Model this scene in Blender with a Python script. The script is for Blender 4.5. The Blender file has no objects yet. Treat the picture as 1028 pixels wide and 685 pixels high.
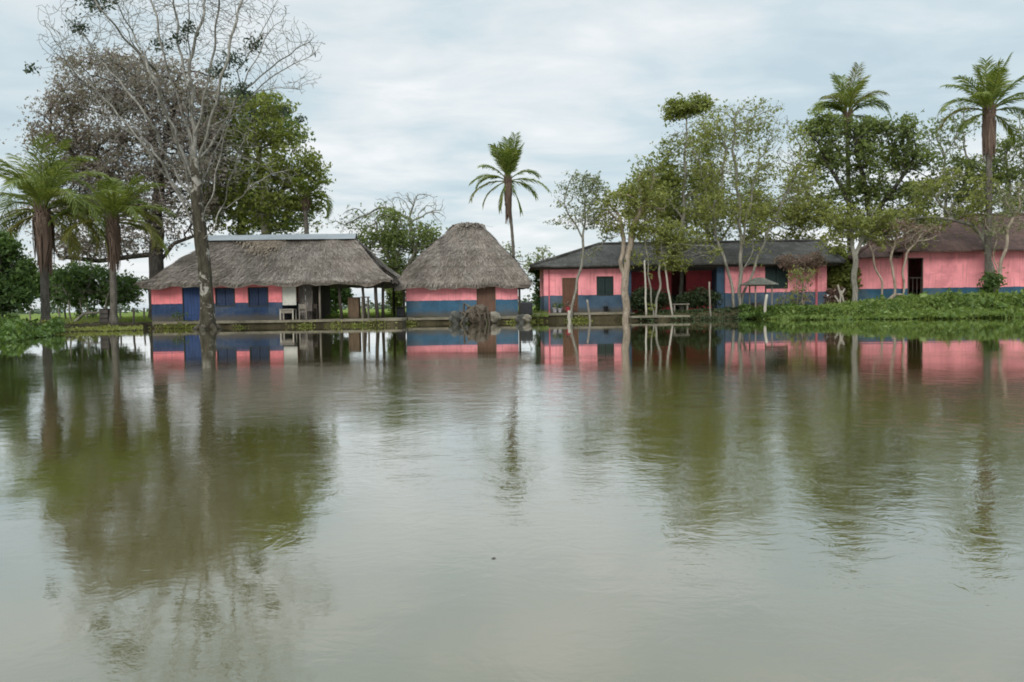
import bpy, math, random
import numpy as np
from mathutils import Vector, Matrix

R = math.radians
S = bpy.context.scene
COL = S.collection

# ------------------------------------------------------------------ camera
PITCH, ROLL, CAM_H, FPX = 2.54, 0.86, 1.0, 800.0
cam_d = bpy.data.cameras.new('camera')
cam = bpy.data.objects.new('camera', cam_d)
COL.objects.link(cam)
cam_d.sensor_width = 36.0
cam_d.lens = 36.0 * FPX / 1028.0
cam_d.clip_end = 6000.0
CAM_ROT = Matrix.Rotation(R(90 - PITCH), 3, 'X') @ Matrix.Rotation(R(-ROLL), 3, 'Z')
cam.matrix_world = Matrix.Translation((0, 0, CAM_H)) @ CAM_ROT.to_4x4()
S.camera = cam

# ------------------------------------------------------------------ sun, exposure
SUN_EL, SUN_AZ = 32.0, 200.0          # azimuth measured from +Y clockwise: behind the camera
sd = bpy.data.lights.new('sun', 'SUN')
sd.energy = 1.5
sd.angle = R(22)
sd.color = (1.0, 0.96, 0.9)
sun = bpy.data.objects.new('sun', sd)
COL.objects.link(sun)
_d = Vector((math.sin(R(SUN_AZ)) * math.cos(R(SUN_EL)), math.cos(R(SUN_AZ)) * math.cos(R(SUN_EL)), math.sin(R(SUN_EL))))
sun.rotation_euler = (-_d).to_track_quat('-Z', 'Y').to_euler()
S.view_settings.view_transform = 'Standard'
S.view_settings.look = 'None'
S.view_settings.exposure = 0.2
S.cycles.filter_width = 1.8
S.view_settings.gamma = 1.0


class NT:
    """small helper round a node tree"""
    def __init__(self, tree):
        self.t = tree
        self.t.nodes.clear()

    def n(self, kind, **kw):
        nd = self.t.nodes.new(kind)
        ins = kw.pop('ins', {})
        for k, v in kw.items():
            setattr(nd, k, v)
        for k, v in ins.items():
            if hasattr(v, 'is_output') or isinstance(v, bpy.types.NodeSocket):
                self.t.links.new(v, nd.inputs[k])
            else:
                nd.inputs[k].default_value = v
        return nd

    def math(self, op, a, b=None, c=None, clamp=False):
        ins = {0: a}
        if b is not None: ins[1] = b
        if c is not None: ins[2] = c
        nd = self.n('ShaderNodeMath', operation=op, ins=ins)
        nd.use_clamp = clamp
        return nd.outputs[0]

    def mix(self, f, a, b, blend='MIX'):
        nd = self.n('ShaderNodeMix', data_type='RGBA', blend_type=blend)
        for i, v in ((0, f), (6, a), (7, b)):
            if isinstance(v, bpy.types.NodeSocket):
                self.t.links.new(v, nd.inputs[i])
            else:
                if i and len(v) == 3: v = (*v, 1)
                nd.inputs[i].default_value = v
        return nd.outputs[2]

    def ramp(self, f, stops, interp='LINEAR'):
        nd = self.n('ShaderNodeValToRGB')
        cr = nd.color_ramp
        cr.interpolation = interp
        while len(cr.elements) < len(stops): cr.elements.new(0.5)
        for e, (p, c) in zip(cr.elements, stops):
            e.position = p
            e.color = (*c, 1) if len(c) == 3 else c
        self.t.links.new(f, nd.inputs[0])
        return nd.outputs[0]

    def noise(self, vec, scale, detail=4, rough=0.55, dist=0.0):
        nd = self.n('ShaderNodeTexNoise', ins={'Vector': vec, 'Scale': scale, 'Detail': detail, 'Roughness': rough, 'Distortion': dist})
        return nd.outputs['Fac']

    def maprange(self, v, a, b, c=0.0, d=1.0, smooth=True):
        nd = self.n('ShaderNodeMapRange', ins={0: v, 1: a, 2: b, 3: c, 4: d})
        nd.interpolation_type = 'SMOOTHSTEP' if smooth else 'LINEAR'
        return nd.outputs[0]

    def scale(self, vec, s):
        return self.n('ShaderNodeVectorMath', operation='MULTIPLY', ins={0: vec, 1: s}).outputs[0]


# ------------------------------------------------------------------ sky
world = bpy.data.worlds.new('World')
S.world = world
world.use_nodes = True
w = NT(world.node_tree)
sky = w.n('ShaderNodeTexSky')
sky.sky_type = 'NISHITA'
sky.sun_disc = False
sky.sun_elevation = R(SUN_EL)
sky.sun_rotation = R(SUN_AZ)
sky.air_density = 1.0
sky.dust_density = 2.0
SKY_STRENGTH = 0.1
gen = w.n('ShaderNodeTexCoord').outputs['Generated']
sep = w.n('ShaderNodeSeparateXYZ', ins={0: gen})
zz = w.math('MAXIMUM', sep.outputs[2], 0.0)
den = w.math('ADD', zz, 0.13)
px_ = w.math('DIVIDE', sep.outputs[0], den)
py_ = w.math('DIVIDE', sep.outputs[1], den)
cv = w.n('ShaderNodeCombineXYZ', ins={0: px_, 1: w.math('MULTIPLY', py_, 1.25), 2: 0.0}).outputs[0]
n1 = w.noise(w.scale(cv, (1.15, 0.85, 1)), 0.62, 5, 0.5, 0.5)
n2 = w.noise(w.scale(cv, (0.9, 1.1, 1)), 2.0, 6, 0.55, 0.4)
nn = w.math('ADD', w.math('MULTIPLY', n1, 0.65), w.math('MULTIPLY', n2, 0.35))
K = 1.0 / SKY_STRENGTH
cl = w.ramp(nn, [(0.40, (0.50, 0.615, 0.675)), (0.465, (0.59, 0.685, 0.725)), (0.525, (0.71, 0.765, 0.785)), (0.59, (0.85, 0.868, 0.88))])
hor = w.maprange(zz, 0.0, 0.16, 1.0, 0.0)
cl = w.mix(w.math('MULTIPLY', hor, 0.4), cl, (0.80, 0.835, 0.85))
zen = w.math('MULTIPLY', w.maprange(zz, 0.42, 0.92, 1.0, 3.0), K)
clb = w.n('ShaderNodeVectorMath', operation='SCALE', ins={0: cl, 'Scale': zen}).outputs[0]
final = w.mix(0.9, sky.outputs[0], clb)
bg = w.n('ShaderNodeBackground', ins={'Color': final, 'Strength': SKY_STRENGTH})
out = w.n('ShaderNodeOutputWorld', ins={'Surface': bg.outputs[0]})

# ------------------------------------------------------------------ pixel <-> world helpers
def at(px, py, D):
    """point at world depth Y = D seen at photo pixel (px, py) of the 1028 x 685 picture"""
    v = CAM_ROT @ Vector(((px - 514.0) / FPX, (342.5 - py) / FPX, -1.0))
    t = D / v.y
    return Vector((v.x * t, D, CAM_H + v.z * t))

def WX(px, D, py=300): return at(px, py, D).x
def WZ(px, py, D): return at(px, py, D).z

rng = np.random.default_rng(7)
random.seed(7)

# ------------------------------------------------------------------ mesh builder
class MB:
    def __init__(self):
        self.v, self.f, self.m = [], [], []
        self.n = 0

    def add(self, verts, faces, mi=0):
        b = self.n
        self.v.extend([tuple(p) for p in verts])
        self.n += len(verts)
        for q in faces:
            self.f.append(tuple(b + i for i in q))
            self.m.append(mi)

    def add_np(self, V, F, mi=0):
        b = self.n
        self.v.extend(map(tuple, V.tolist()))
        self.n += len(V)
        self.f.extend(map(tuple, (F + b).tolist()))
        self.m.extend([mi] * len(F))

    def box(self, x0, x1, y0, y1, z0, z1, mi=0):
        self.add([(x0, y0, z0), (x1, y0, z0), (x1, y1, z0), (x0, y1, z0), (x0, y0, z1), (x1, y0, z1), (x1, y1, z1), (x0, y1, z1)],
                 [(0, 3, 2, 1), (4, 5, 6, 7), (0, 1, 5, 4), (1, 2, 6, 5), (2, 3, 7, 6), (3, 0, 4, 7)], mi)

    def tube(self, pts, rad, sides=6, mi=0, cap=True):
        pts = [Vector(p) for p in pts]
        if not hasattr(rad, '__len__'): rad = [rad] * len(pts)
        ref = Vector((0.31, 0.94, 0.12)).normalized()
        V, F = [], []
        for i, p in enumerate(pts):
            t = (pts[min(i + 1, len(pts) - 1)] - pts[max(i - 1, 0)])
            if t.length < 1e-9: t = Vector((0, 0, 1))
            t.normalize()
            a = t.cross(ref)
            if a.length < 1e-4: a = t.cross(Vector((1, 0, 0)))
            a.normalize()
            b = t.cross(a)
            for k in range(sides):
                g = 2 * math.pi * k / sides
                V.append(p + (a * math.cos(g) + b * math.sin(g)) * rad[i])
        for i in range(len(pts) - 1):
            for k in range(sides):
                k2 = (k + 1) % sides
                F.append((i * sides + k, i * sides + k2, (i + 1) * sides + k2, (i + 1) * sides + k))
        if cap:
            F.append(tuple(range(sides))[::-1])
            F.append(tuple((len(pts) - 1) * sides + k for k in range(sides)))
        self.add(V, F, mi)

    def build(self, name, mats, parent=None, origin=None, smooth=False):
        if not isinstance(mats, (list, tuple)): mats = [mats]
        o0 = Vector(origin) if origin is not None else (parent['_base'] if parent is not None else (0, 0, 0))
        o0 = np.array(list(o0), dtype=np.float64)
        me = bpy.data.meshes.new(name)
        V = np.array(self.v, dtype=np.float64).reshape(-1, 3) - o0
        me.from_pydata(V.tolist(), [], self.f)
        for m in mats: me.materials.append(m)
        if len(mats) > 1: me.polygons.foreach_set('material_index', self.m)
        if smooth: me.polygons.foreach_set('use_smooth', [True] * len(me.polygons))
        me.update()
        ob = bpy.data.objects.new(name, me)
        COL.objects.link(ob)
        if parent is not None:
            ob.parent = parent
            # world base of a part = world base of its thing plus any own offset
            if origin is not None:
                ob.location = Vector(origin) - Vector(parent['_base'])
            ob['_base'] = list(o0)
        else:
            ob.location = o0.tolist()
            ob['_base'] = list(o0)
        return ob

def thing(name, label, cat, base, group=None):
    e = bpy.data.objects.new(name, None)
    COL.objects.link(e)
    e.location = base
    e.empty_display_size = 0.3
    e['_base'] = list(base)
    e['label'] = label
    e['category'] = cat
    if group: e['group'] = group
    return e

def tag(o, label, cat, group=None, kind=None):
    o['label'] = label
    o['category'] = cat
    if group: o['group'] = group
    if kind: o['kind'] = kind
    return o

def structure(o):
    o['kind'] = 'structure'
    return o

# ------------------------------------------------------------------ materials
def new_mat(name):
    m = bpy.data.materials.new(name)
    m.use_nodes = True
    return m, NT(m.node_tree)

def finish(t, color, rough=0.8, bump=None, bump_s=0.3, bump_d=0.02, spec=0.3):
    ins = {'Base Color': color, 'Roughness': rough, 'Specular IOR Level': spec}
    p = t.n('ShaderNodeBsdfPrincipled', ins={k: v if not (isinstance(v, tuple) and len(v) == 3) else (*v, 1) for k, v in ins.items()})
    if bump is not None:
        b = t.n('ShaderNodeBump', ins={'Strength': bump_s, 'Distance': bump_d, 'Height': bump})
        t.t.links.new(b.outputs[0], p.inputs['Normal'])
    t.n('ShaderNodeOutputMaterial', ins={'Surface': p.outputs[0]})
    return p

def ocoord(t): return t.n('ShaderNodeTexCoord').outputs['Object']

def two_tone(name, pink, blue, line, tide=0.15):
    """painted render: coloured dado below a paint line, worn patches, run marks"""
    m, t = new_mat(name)
    oc = ocoord(t)
    s = t.n('ShaderNodeSeparateXYZ', ins={0: oc})
    wob = t.math('MULTIPLY', t.math('SUBTRACT', t.noise(oc, 1.7, 5, 0.7), 0.5), 0.14)
    zl = t.math('ADD', s.outputs[2], wob)
    big = t.noise(oc, 0.9, 5, 0.6)
    streak = t.noise(t.scale(oc, (5.0, 5.0, 0.35)), 1.6, 5, 0.6)
    fine = t.noise(oc, 9.0, 5, 0.65)
    pk = t.mix(t.maprange(big, 0.3, 0.7), [c * 0.84 for c in pink], [min(1, c * 1.14) for c in pink])
    pk = t.mix(t.math('MULTIPLY', t.maprange(streak, 0.50, 0.68), 0.55), pk, (0.42, 0.20, 0.18))
    pk = t.mix(t.math('MULTIPLY', t.maprange(fine, 0.62, 0.75), 0.30), pk, (0.75, 0.47, 0.45))
    damp = t.noise(t.scale(oc, (0.8, 0.8, 1.3)), 0.7, 6, 0.7, 0.5)
    pk = t.mix(t.math('MULTIPLY', t.maprange(damp, 0.50, 0.64), 0.5), pk, [c * 0.58 for c in pink])
    bl = t.mix(t.maprange(big, 0.3, 0.7), [c * 0.75 for c in blue], [min(1, c * 1.3) for c in blue])
    bl = t.mix(t.math('MULTIPLY', t.maprange(streak, 0.5, 0.8), 0.45), bl, (0.11, 0.13, 0.15))
    bl = t.mix(t.math('MULTIPLY', t.maprange(fine, 0.6, 0.74), 0.4), bl, (0.28, 0.3, 0.31))
    bl = t.mix(t.math('MULTIPLY', t.maprange(damp, 0.48, 0.62), 0.35), bl, (0.13, 0.145, 0.15))
    c = t.mix(t.maprange(zl, line - 0.012, line + 0.012), bl, pk)
    dirt = t.math('MULTIPLY', t.maprange(t.math('ADD', s.outputs[2], t.math('MULTIPLY', t.noise(oc, 3.0, 5, 0.7), 0.35)), tide + 0.08, tide + 0.50, 1.0, 0.0), 0.8)
    c = t.mix(dirt, c, (0.10, 0.085, 0.06))
    finish(t, c, 0.8, t.noise(oc, 12, 6, 0.6), 0.35, 0.02, 0.2)
    return m

def plain(name, col, var=0.25, scale=3.0, rough=0.8, stretch=(1, 1, 1), dirt=None, dirt_amt=0.5, bump=0.3, spec=0.3):
    m, t = new_mat(name)
    oc = t.scale(ocoord(t), stretch)
    a = t.noise(oc, scale, 5, 0.6)
    c = t.mix(t.maprange(a, 0.28, 0.72), [x * (1 - var) for x in col], [min(1, x * (1 + var)) for x in col])
    b = t.noise(oc, scale * 3.3, 5, 0.7)
    if dirt is not None:
        c = t.mix(t.math('MULTIPLY', t.maprange(b, 0.48, 0.68), dirt_amt), c, dirt)
    finish(t, c, rough, b, bump, 0.03, spec)
    return m

def leaf_mat(name, stops, trans=0.4, rough=0.55):
    """foliage: every leaf has its own tint"""
    m, t = new_mat(name)
    rnd = t.n('ShaderNodeNewGeometry').outputs['Random Per Island']
    oc = ocoord(t)
    f = t.math('ADD', t.math('MULTIPLY', rnd, 0.6), t.math('MULTIPLY', t.maprange(t.noise(oc, 0.8, 3), 0.3, 0.7), 0.4))
    n = len(stops)
    c = t.ramp(f, [(i / max(1, n - 1), s) for i, s in enumerate(stops)])
    p = t.n('ShaderNodeBsdfPrincipled', ins={'Base Color': c, 'Roughness': rough, 'Specular IOR Level': 0.35})
    tr = t.n('ShaderNodeBsdfTranslucent', ins={'Color': t.mix(1.0, c, (1.25, 1.2, 0.7), 'MULTIPLY')})
    mx = t.n('ShaderNodeMixShader', ins={0: trans, 1: p.outputs[0], 2: tr.outputs[0]})
    t.n('ShaderNodeOutputMaterial', ins={'Surface': mx.outputs[0]})
    return m

def bark_mat(name, a, b, patch=None, patch_amt=0.6, ring=False):
    m, t = new_mat(name)
    oc = ocoord(t)
    n1 = t.noise(t.scale(oc, (3, 3, 0.8)), 2.2, 6, 0.65)
    c = t.mix(t.maprange(n1, 0.32, 0.68), a, b)
    if patch is not None:
        n2 = t.noise(oc, 1.9, 5, 0.65, 0.4)
        c = t.mix(t.math('MULTIPLY', t.maprange(n2, 0.54, 0.62), patch_amt), c, patch)
    h = t.noise(t.scale(oc, (8, 8, 1.5)), 2.0, 5, 0.7)
    if ring:
        wv = t.n('ShaderNodeTexWave', wave_type='BANDS', bands_direction='Z', ins={'Vector': oc, 'Scale': 3.2, 'Distortion': 2.0, 'Detail': 2.0}).outputs['Fac']
        c = t.mix(t.math('MULTIPLY', wv, 0.35), c, (0.05, 0.045, 0.04))
        h = wv
    finish(t, c, 0.9, h, 0.6, 0.03, 0.15)
    return m

def thatch_mat(name, a, b, c_):
    m, t = new_mat(name)
    rnd = t.n('ShaderNodeNewGeometry').outputs['Random Per Island']
    oc = ocoord(t)
    big = t.noise(oc, 0.8, 5, 0.65)
    fine = t.noise(t.scale(oc, (9, 9, 3)), 2.0, 5, 0.7)
    f = t.math('ADD', t.math('MULTIPLY', rnd, 0.45), t.math('MULTIPLY', t.maprange(big, 0.3, 0.7), 0.3))
    f = t.math('ADD', f, t.math('MULTIPLY', t.maprange(fine, 0.3, 0.7), 0.25))
    c = t.ramp(f, [(0.1, a), (0.5, b), (0.92, c_)])
    blot = t.noise(t.scale(oc, (1, 1, 0.7)), 0.55, 5, 0.7, 0.6)
    c = t.mix(t.math('MULTIPLY', t.maprange(blot, 0.53, 0.68), 0.5), c, (0.07, 0.062, 0.046))
    c = t.mix(t.math('MULTIPLY', t.maprange(blot, 0.45, 0.30), 0.4), c, c_)
    crs = t.n('ShaderNodeTexWave', wave_type='BANDS', bands_direction='Z', wave_profile='SAW', ins={'Vector': oc, 'Scale': 0.62, 'Distortion': 1.6, 'Detail': 3.0, 'Detail Scale': 1.5}).outputs['Fac']
    c = t.mix(t.math('MULTIPLY', t.maprange(crs, 0.55, 1.0), 0.2), c, (0.075, 0.064, 0.05))
    finish(t, c, 0.95, fine, 0.6, 0.04, 0.1)
    return m

PINK = (0.90, 0.325, 0.355)
BLUE = (0.055, 0.12, 0.215)
M = {}
M['wall_long'] = two_tone('paint_long', (0.90, 0.26, 0.28), (0.028, 0.055, 0.118), 0.98)
M['wall_hut'] = two_tone('paint_hut', PINK, (0.04, 0.108, 0.175), 0.98)
M['wall_pink'] = two_tone('paint_house', PINK, (0.058, 0.098, 0.148), 1.04, 0.05)
M['wall_right'] = two_tone('paint_right', PINK, (0.032, 0.092, 0.15), 0.98, 0.0)
M['blue_paint'] = plain('blue_paint', (0.05, 0.098, 0.16), 0.25, 2, 0.7, dirt=(0.12, 0.13, 0.14), dirt_amt=0.35)
M['navy_door'] = plain('navy_door', (0.025, 0.055, 0.15), 0.25, 3, 0.6, (6, 1, 0.5))
M['brown_door'] = plain('brown_door', (0.125, 0.06, 0.035), 0.25, 3, 0.65, (7, 1, 0.4), (0.06, 0.035, 0.025))
M['grey_door'] = plain('hut_door', (0.15, 0.085, 0.06), 0.25, 3, 0.8, (7, 1, 0.4), (0.08, 0.06, 0.045))
M['shutter'] = plain('shutter_dark', (0.012, 0.028, 0.026), 0.3, 4, 0.5, (5, 1, 1))
M['shutter_navy'] = plain('shutter_navy', (0.018, 0.035, 0.085), 0.3, 4, 0.5, (5, 1, 1))
M['frame'] = plain('window_frame', (0.03, 0.035, 0.03), 0.2, 4, 0.6)
M['dark_room'] = plain('dark_room', (0.03, 0.028, 0.026), 0.2, 2)
M['white_board'] = plain('white_board', (0.56, 0.55, 0.49), 0.12, 1.5, 0.8, dirt=(0.3, 0.27, 0.2), dirt_amt=0.4)
M['boards'] = plain('grey_boards', (0.16, 0.14, 0.125), 0.35, 2.0, 0.9, (9, 9, 0.4), (0.05, 0.045, 0.04))
M['wood_dark'] = plain('wood_dark', (0.055, 0.045, 0.036), 0.35, 3, 0.9, (6, 6, 0.6))
M['wood_grey'] = plain('wood_grey', (0.22, 0.195, 0.16), 0.3, 3, 0.9, (6, 6, 0.6), (0.07, 0.06, 0.05))
M['wood_brown'] = plain('wood_brown', (0.16, 0.11, 0.07), 0.3, 3, 0.85, (5, 5, 0.6), (0.05, 0.04, 0.03))
M['wood_pale'] = plain('wood_pale', (0.40, 0.37, 0.31), 0.25, 4, 0.9, (6, 6, 0.6), (0.15, 0.13, 0.1))
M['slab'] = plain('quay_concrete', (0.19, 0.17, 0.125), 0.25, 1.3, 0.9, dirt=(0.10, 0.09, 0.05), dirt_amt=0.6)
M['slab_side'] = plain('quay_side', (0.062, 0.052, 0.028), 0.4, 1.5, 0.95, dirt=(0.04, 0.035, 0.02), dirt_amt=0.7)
M['metal'] = plain('ridge_metal', (0.22, 0.245, 0.26), 0.12, 0.8, 0.5, (0.4, 2, 2), (0.3, 0.3, 0.3), 0.25, bump=0.05)
M['thatch'] = thatch_mat('thatch', (0.098, 0.082, 0.068), (0.200, 0.172, 0.146), (0.345, 0.305, 0.265))
M['thatch_new'] = thatch_mat('thatch_new', (0.13, 0.10, 0.075), (0.225, 0.18, 0.135), (0.34, 0.28, 0.21))
M['tank'] = plain('black_plastic', (0.014, 0.015, 0.017), 0.2, 4, 0.45)
M['terracotta'] = plain('terracotta', (0.25, 0.085, 0.05), 0.2, 5)
M['red_plastic'] = plain('red_plastic', (0.35, 0.05, 0.06), 0.15, 5, 0.5)
M['pale_pot'] = plain('pale_pot', (0.35, 0.34, 0.36), 0.2, 5, 0.6)
M['rock'] = plain('rock', (0.19, 0.17, 0.135), 0.35, 3, 0.95, dirt=(0.08, 0.07, 0.05))
M['rock_dark'] = plain('rock_dark', (0.075, 0.075, 0.065), 0.5, 3, 0.95, dirt=(0.03, 0.03, 0.02), dirt_amt=0.8)
M['stump'] = plain('stump_wood', (0.10, 0.08, 0.06), 0.45, 3, 0.95, (4, 4, 1), (0.03, 0.025, 0.018), 0.7)
M['bulb'] = plain('white_bulb', (0.8, 0.8, 0.78), 0.03, 3, 0.3)
M['wire'] = plain('wire', (0.12, 0.12, 0.12), 0.2, 3, 0.6)

def roof_mat(name, a, b, moss, pitch):
    m, t = new_mat(name)
    oc = ocoord(t)
    wv = t.n('ShaderNodeTexWave', wave_type='BANDS', bands_direction='X', wave_profile='SIN', ins={'Vector': oc, 'Scale': pitch, 'Distortion': 0.3, 'Detail': 1.0}).outputs['Fac']
    big = t.noise(oc, 0.7, 5, 0.65)
    st = t.noise(t.scale(oc, (6, 0.7, 0.7)), 1.5, 5, 0.65)
    c = t.mix(t.maprange(big, 0.36, 0.64), a, b)
    c = t.mix(t.math('MULTIPLY', t.maprange(st, 0.47, 0.62), 0.7), c, moss)
    pt_ = t.noise(oc, 3.0, 5, 0.7)
    c = t.mix(t.math('MULTIPLY', t.maprange(pt_, 0.52, 0.66), 0.5), c, [min(1, x * 1.7) for x in b])
    c = t.mix(t.math('MULTIPLY', wv, 0.25), c, [x * 0.45 for x in a])
    finish(t, c, 0.85, wv, 0.6, 0.05, 0.2)
    return m

M['roof_grey'] = roof_mat('roof_grey', (0.058, 0.056, 0.051), (0.108, 0.104, 0.096), (0.042, 0.042, 0.032), 5.0)
M['roof_red'] = roof_mat('roof_red', (0.085, 0.05, 0.042), (0.135, 0.08, 0.068), (0.05, 0.04, 0.03), 5.0)
M['shelter_tin'] = roof_mat('shelter_tin', (0.13, 0.13, 0.11), (0.2, 0.2, 0.17), (0.08, 0.09, 0.06), 7.0)

M['leaf_dark'] = leaf_mat('leaf_dark', [(0.043, 0.081, 0.029), (0.079, 0.139, 0.038), (0.135, 0.204, 0.051)])
M['leaf_mid'] = leaf_mat('leaf_mid', [(0.084, 0.111, 0.037), (0.145, 0.187, 0.055), (0.226, 0.268, 0.083)], 0.4)
M['leaf_bright'] = leaf_mat('leaf_bright', [(0.097, 0.118, 0.030), (0.180, 0.215, 0.049), (0.290, 0.313, 0.081)], 0.4)
M['leaf_olive'] = leaf_mat('leaf_olive', [(0.125, 0.141, 0.040), (0.204, 0.225, 0.060), (0.306, 0.321, 0.092)])
M['leaf_grey'] = leaf_mat('leaf_grey', [(0.109, 0.132, 0.072), (0.186, 0.209, 0.109), (0.283, 0.305, 0.156)])
M['leaf_brown'] = leaf_mat('leaf_brown', [(0.15, 0.118, 0.118), (0.24, 0.192, 0.195), (0.21, 0.2, 0.145), (0.34, 0.285, 0.295)], 0.35)
M['leaf_epiphyte'] = leaf_mat('leaf_epiphyte', [(0.03, 0.045, 0.03), (0.05, 0.072, 0.045), (0.085, 0.11, 0.07)], 0.2)
M['leaf_red'] = leaf_mat('leaf_red', [(0.125, 0.077, 0.062), (0.200, 0.131, 0.106), (0.163, 0.150, 0.075)], 0.2)
M['leaf_hedge'] = leaf_mat('leaf_hedge', [(0.018, 0.031, 0.013), (0.034, 0.055, 0.019), (0.058, 0.078, 0.029)], 0.15)
M['weed'] = leaf_mat('weed', [(0.05, 0.085, 0.022), (0.10, 0.165, 0.034), (0.165, 0.22, 0.055), (0.20, 0.28, 0.08)], 0.35)
M['weed_dark'] = leaf_mat('weed_dark', [(0.04, 0.075, 0.017), (0.075, 0.13, 0.026), (0.13, 0.195, 0.042)], 0.3)
M['grass'] = leaf_mat('grass', [(0.09, 0.13, 0.024), (0.14, 0.195, 0.034), (0.2, 0.25, 0.05)], 0.3)
M['frond'] = leaf_mat('frond', [(0.083, 0.125, 0.026), (0.159, 0.202, 0.039), (0.275, 0.297, 0.071)], 0.35, 0.42)
M['frond_yellow'] = leaf_mat('frond_yellow', [(0.11, 0.12, 0.022), (0.17, 0.17, 0.035), (0.24, 0.2, 0.05)], 0.3, 0.5)
M['frond_dead'] = leaf_mat('frond_dead', [(0.075, 0.05, 0.038), (0.13, 0.088, 0.066), (0.2, 0.145, 0.11)], 0.1, 0.9)
M['far_leaf'] = leaf_mat('far_leaf', [(0.08, 0.105, 0.075), (0.11, 0.14, 0.10)], 0.1, 0.9)
M['bark_pale'] = bark_mat('bark_pale', (0.15, 0.14, 0.12), (0.31, 0.295, 0.26), (0.07, 0.075, 0.05), 0.5)
M['bark_lichen'] = bark_mat('bark_lichen', (0.032, 0.028, 0.02), (0.08, 0.07, 0.05), (0.36, 0.34, 0.30), 0.8)
M['bark_dark'] = bark_mat('bark_dark', (0.030, 0.027, 0.024), (0.075, 0.066, 0.056))
M['bark_tan'] = bark_mat('bark_tan', (0.20, 0.16, 0.12), (0.37, 0.31, 0.245), (0.11, 0.09, 0.065), 0.5)
M['bark_grey'] = bark_mat('bark_grey', (0.14, 0.13, 0.105), (0.29, 0.275, 0.23), (0.09, 0.085, 0.06), 0.5)
M['bark_palm'] = bark_mat('bark_palm', (0.10, 0.09, 0.075), (0.2, 0.18, 0.15), ring=True)

# ------------------------------------------------------------------ ground (one sheet, river bed to horizon)
def bank_y(x):
    y = 47.6 + 0.2 * math.sin(x * 0.9) + 0.12 * math.sin(x * 2.3 + 1)
    def sm(a_, b_): 
        q = max(0.0, min(1.0, (x - a_) / (b_ - a_)))
        return q * q * (3 - 2 * q)
    y -= 9.5 * (1 - sm(-25.0, -20.5))            # the mud bank under the left palms
    y += 2.4 * sm(-0.6, 1.2)                     # quay of the grey roofed house
    y -= 2.0 * sm(7.2, 9.0)
    y -= 4.2 * sm(13.6, 17.5)                    # the weedy bank on the right
    return y

def land_z(x, y):
    base = 0.36
    if x > 6: base += 0.12 * min(1, (x - 6) / 8.0)
    if x > 17: base += 0.26 * min(1, (x - 17) / 6.0)
    if y > 62: base = base + (0.33 - base) * min(1, (y - 62) / 20.0)
    return base + 0.04 * math.sin(x * 1.3 + y * 0.7) + 0.03 * math.sin(x * 0.41 - y * 1.1)

def ground_z(x, y):
    d = y - bank_y(x)
    t = max(0.0, min(1.0, (d + 1.6) / 2.0))
    t = t * t * (3 - 2 * t)
    return -0.9 + (land_z(x, y) + 0.9) * t

xs = np.concatenate([-np.geomspace(2500, 62, 14), np.arange(-60, 60.1, 0.8), np.geomspace(62, 2500, 14)])
ys = np.concatenate([np.linspace(-60, 30, 10), np.arange(31, 40, 0.6), np.arange(40, 52, 0.25), np.arange(52.2, 60, 0.6), np.arange(60, 90, 2.0), np.geomspace(92, 3500, 20)])
gm = MB()
GV = np.array([(x, y, ground_z(x, y)) for y in ys for x in xs])
nx = len(xs)
GF = np.array([(j * nx + i, j * nx + i + 1, (j + 1) * nx + i + 1, (j + 1) * nx + i) for j in range(len(ys) - 1) for i in range(nx - 1)])
gm.add_np(GV, GF)
m, t = new_mat('ground_earth_grass')
oc = ocoord(t)
s_ = t.n('ShaderNodeSeparateXYZ', ins={0: oc})
earth = t.mix(t.maprange(t.noise(oc, 1.4, 6, 0.65), 0.35, 0.65), (0.036, 0.032, 0.018), (0.075, 0.064, 0.038))
grs = t.mix(t.maprange(t.noise(oc, 0.5, 6, 0.65), 0.35, 0.65), (0.10, 0.145, 0.028), (0.17, 0.215, 0.045))
f = t.math('MULTIPLY', t.maprange(s_.outputs[1], 47.5, 51.0), 1.0)
f = t.math('MULTIPLY', f, t.maprange(t.noise(oc, 0.7, 5, 0.7), 0.25, 0.45))
finish(t, t.mix(f, earth, grs), 0.95, t.noise(oc, 6, 6, 0.7), 0.6, 0.08, 0.1)
structure(gm.build('ground', m, smooth=True))

# ------------------------------------------------------------------ water
wm = MB()
wm.add([(-2500, -300, 0), (2500, -300, 0), (2500, 60, 0), (-2500, 60, 0)], [(0, 1, 2, 3)])
m, t = new_mat('river_water')
oc = ocoord(t)
s_ = t.n('ShaderNodeSeparateXYZ', ins={0: oc})
Y = s_.outputs[1]
patch = t.noise(t.scale(oc, (0.6, 1.0, 1)), 0.16, 3, 0.5, 0.3)
edge = t.math('ADD', Y, t.math('MULTIPLY', t.math('SUBTRACT', patch, 0.5), 9.0))
near = t.maprange(edge, 12.0, 19.0, 1.0, 0.0)
patchm = t.maprange(patch, 0.40, 0.60, 0.25, 1.25)
swell = t.noise(t.scale(oc, (1.0, 1.0, 1)), 0.9, 3, 0.5, 2.0)
chop = t.noise(t.scale(oc, (1.0, 1.1, 1)), 3.4, 4, 0.6, 2.6)
fine = t.noise(t.scale(oc, (0.8, 1.5, 1)), 13.0, 3, 0.55, 0.5)
h_near = t.math('ADD', t.math('ADD', t.math('MULTIPLY', swell, 0.0040), t.math('MULTIPLY', chop, 0.0023)), t.math('MULTIPLY', fine, 0.0011))
h_near = t.math('MULTIPLY', h_near, t.math('MULTIPLY', near, patchm))
far_w = t.noise(t.scale(oc, (0.35, 1.0, 1)), 0.9, 3, 0.5)
h = t.math('ADD', h_near, t.math('MULTIPLY', far_w, 0.0022))
bmp = t.n('ShaderNodeBump', ins={'Strength': 1.0, 'Distance': 1.0, 'Height': h})
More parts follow.
